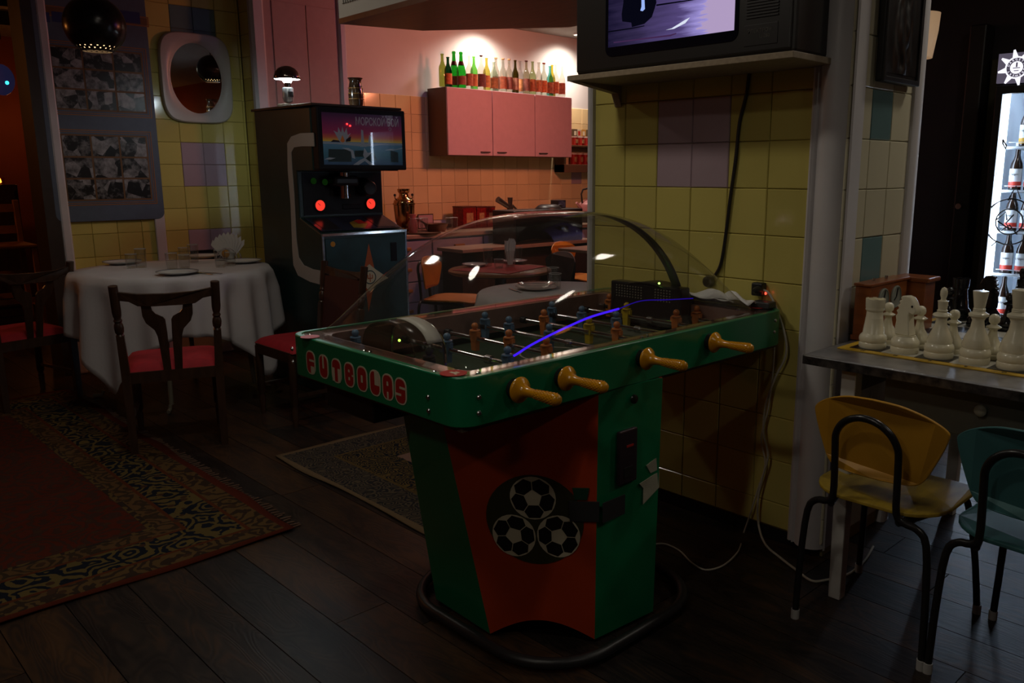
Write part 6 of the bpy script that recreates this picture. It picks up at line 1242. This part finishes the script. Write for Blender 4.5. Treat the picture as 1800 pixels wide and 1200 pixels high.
lamp_data('AREA', 'fridge_light', P_FRIDGE, (.75, .86, 1.), .5, FR, (0, FY + .10 - 5.25, 1.0), target=(-1.35, 3.0, .9), shape='SQUARE')
lc = MB(); gc = ony(1772, 390, FY); lw = Vector((gc.x, FY - .004, gc.z)); M_line = mat('black_vinyl', (.004, .004, .004), .5)
def circ(r, n=36): return [lw + Vector((r * math.cos(2 * PI * i / n), 0, r * math.sin(2 * PI * i / n))) for i in range(n)]
yg = FY + .018
gp = lambda a, b_: ony(a, b_, yg)
for pts, cl_ in (([Vector((p.x, yg, p.z)) for p in circ(.070)], True), ([Vector((p.x, yg, p.z)) for p in circ(.125)], True)):
    o = MB().tube(pts, .004, 5, cl_).build('door_graphic', M_line, DR, world=True)
for pts in ([(1753, 388), (1775, 403), (1768, 392), (1782, 377)], [(1752, 386), (1768, 372), (1770, 387)], [(1760, 405), (1774, 395), (1788, 412)], [(1772, 352), (1786, 327), (1794, 350)], [(1743, 432), (1752, 424), (1766, 430)], [(1763, 245), (1769, 256), (1768, 262), (1763, 253), (1763, 245)]):
    MB().tube([gp(a, b_) for a, b_ in pts], .004, 5).build('door_graphic', M_line, DR, world=True)
# shelves and bottles
M_wire = mat('white_wire', (.75, .8, .85), .4); M_amb = mat('brown_bottle', (.022, .010, .006), .12, coat=.3); M_lblw = mat('label_white', (.70, .72, .74), .5); M_lblr = mat('label_red', (.62, .05, .03), .5); M_lbly = mat('label_amber', (.6, .32, .03), .5)
sh_z = [ony(1780, y_, FY + .12).z for y_ in (257, 333, 405, 480, 558)]
bp_ = [(1e-5, 0), (.031, 0), (.0325, .006), (.0325, .135), (.029, .155), (.018, .18), (.0135, .20), (.0125, .245), (.0145, .247), (.0145, .262), (1e-5, .263)]
bme = MB().lathe(bp_, 16).mesh('bottle_body'); bme.materials.append(M_amb)
for p_ in bme.polygons: p_.use_smooth = True
def lblmesh(nm, z0, z1, m):
    q = MB().grid(lambda u, v: (.0332 * math.cos(-PI / 2 + (u - .5) * 2.6), .0332 * math.sin(-PI / 2 + (u - .5) * 2.6), z0 + (z1 - z0) * v), 10, 1).mesh(nm); q.materials.append(m); return q
lw_ = lblmesh('bottle_label', .055, .125, M_lblw); lr_ = lblmesh('label_foot', .025, .055, M_lblr); ly_ = lblmesh('label_foot', .025, .055, M_lbly)
cpm = MB().lathe([(.0155, .248), (.0155, .266), (1e-5, .267)], 14).mesh('cap'); cpm.materials.append(mat('cap_white', (.6, .65, .7), .3))
tcu = None
for k, z in enumerate(sh_z):
    zz = z
    MB().box(gx0 + .045, gx1 - .045, FY + .085, FY + .10, zz - .014, zz - .002).build('shelf_rail', M_wire, FR, world=True); MB().box(gx0 + .045, gx1 - .045, FY + .09, FY + .50, zz - .018, zz - .012).build('shelf', thinglass('shelf_wire', (.8, .85, .9), .3, 1.3, haze=.3, hazecol=(.7, .75, .8)), FR, world=True)
    MB().box(gx0 + .07, gx1 - .07, FY + .080, FY + .084, zz + .018, zz + .022).build('shelf_rail', M_wire, FR, world=True)
    for j in range(3):
        x = gx0 + .105 + j * .078 + (.03 if k == 0 else 0)
        t = thing('beer_bottle', f'brown labelled bottle on the {("top", "second", "third", "fourth", "lowest")[k]} visible fridge shelf, {ORD[j]} from the lit edge', 'bottle', (x, FY + .14, zz - .0115), group='bottles in the drinks fridge')
        for me_ in (bme, lw_, (ly_ if k == 0 else lr_), cpm):
            o = bpy.data.objects.new(me_.name.split('.')[0], me_); COL.objects.link(o); o.parent = t
        if tcu is None:
            tcu = text_mesh('Dargett', .015, M_inkb, 'label_lettering', t, frame((0, -.0345, .095), (1, 0, 0), (0, 0, 1)))
        else:
            o = bpy.data.objects.new('label_lettering', tcu.data); COL.objects.link(o); o.parent = t
# wall sconce
p = ony(1612, 66, 4.75); WS = thing('wall_sconce', 'peach half-cone wall lamp partly hidden behind the pillar', 'wall lamp', (-2.05, 4.8, p.z))
MB().lathe([(.085, -.11), (.105, .03), (.11, .12)], 24, (p.x, 4.75, p.z)).build('lamp_shade', mat('peach_shade', (.55, .38, .24), .6, emit=(1., .62, .34), estr=.22), WS, world=True, smooth=True, solid=.003); MB().cyl((p.x, 4.75, 0), (p.x, 4.75, p.z - .02), .012).build('lamp_pole', M_rubber, WS, world=True); MB().lathe([(.14, 0), (.13, .02), (.02, .03)], 20, (p.x, 4.75, 0)).build('lamp_base', M_rubber, WS, world=True, smooth=True)
# ================================================================== FAR ROOM
q = onz(36, 582, 0); SB = thing('bar_stool', 'orange-brown wooden ladder-back bar chair in the amber passage', 'bar chair', (-8.58, 1.66, 0))
M_pine = mat('amber_pine', (.36, .15, .05), .45, var=.2, nscale=8)
for dx, dy, h in ((.22, .20, .72), (.22, -.20, .72), (-.22, .20, 1.12), (-.22, -.20, 1.12)): MB().bar((dx * 1.1, dy * 1.1, 0), (dx, dy, h), .045, .045).build('leg', M_pine, SB, bevel=.005)
MB().box(-.25, .25, -.23, .23, .72, .75).build('seat', M_pine, SB, bevel=.01)
for z in (.22, .42): 
    for dy in (-.21, .21): MB().bar((-.22, dy, z), (.22, dy, z), .02, .045).build('rung', M_pine, SB)
    for dx in (-.22, .22): MB().bar((dx, -.21, z + .05), (dx, .21, z + .05), .02, .045).build('rung', M_pine, SB)
for z in (.86, 1.05): MB().bar((-.22, -.2, z), (-.22, .2, z), .02, .07).build('back_slat', M_pine, SB)
p = onx(12, 240, -9.6); DS = thing('dark_sideboard', 'dark sideboard with a glinting candle glass in the far amber room', 'sideboard', (-9.6, 1.2, 0)); MB().box(-9.9, -9.3, .6, 2.0, 0, 1.25).build('sideboard_body', M_walnut, DS, world=True, bevel=.01); MB().box(-9.3, -9.285, .65, 1.3, .1, 1.2).build('sideboard_door', M_walnut, DS, world=True, bevel=.006); MB().box(-9.3, -9.285, 1.32, 1.97, .1, 1.2).build('sideboard_door', M_walnut, DS, world=True, bevel=.006)
p = onx(50, 380, -9.25)
CD = thing('tea_light', 'small amber candle glow on the sideboard corner', 'candle', (-9.45, 1.90, 1.251)); MB().lathe([(1e-5, 0), (.03, 0), (.035, .06), (.03, .06)], 14).build('candle_glass', thinglass('amber_glass', (.9, .5, .2), .05, 1.4), CD, smooth=True); MB().lathe([(1e-5, .01), (.008, .02), (.005, .04), (1e-5, .055)], 8).build('flame', emis('flame', (1., .4, .08), 8.), CD, smooth=True)
p = onx(2, 140, -8.6); BL = thing('coloured_lamp', 'violet glass lamp with a cyan glint hanging at the passage edge', 'lamp', (-8.6, p.y, p.z)); MB().sphere((0, 0, 0), .10, 10, 1.3).build('lamp_glass', mat('violet_glass', (.08, .02, .10), .15, coat=.4, emit=(.03, .03, .10), estr=.25), BL, smooth=True); MB().sphere((.09, .02, -.03), .016, 6).build('cyan_bulb', emis('cyan_bulb', (.05, .8, 1.), 2.), BL); MB().cyl((0, 0, .12), (0, 0, 2.78 - p.z), .006).build('lamp_cord', M_tubeb, BL)
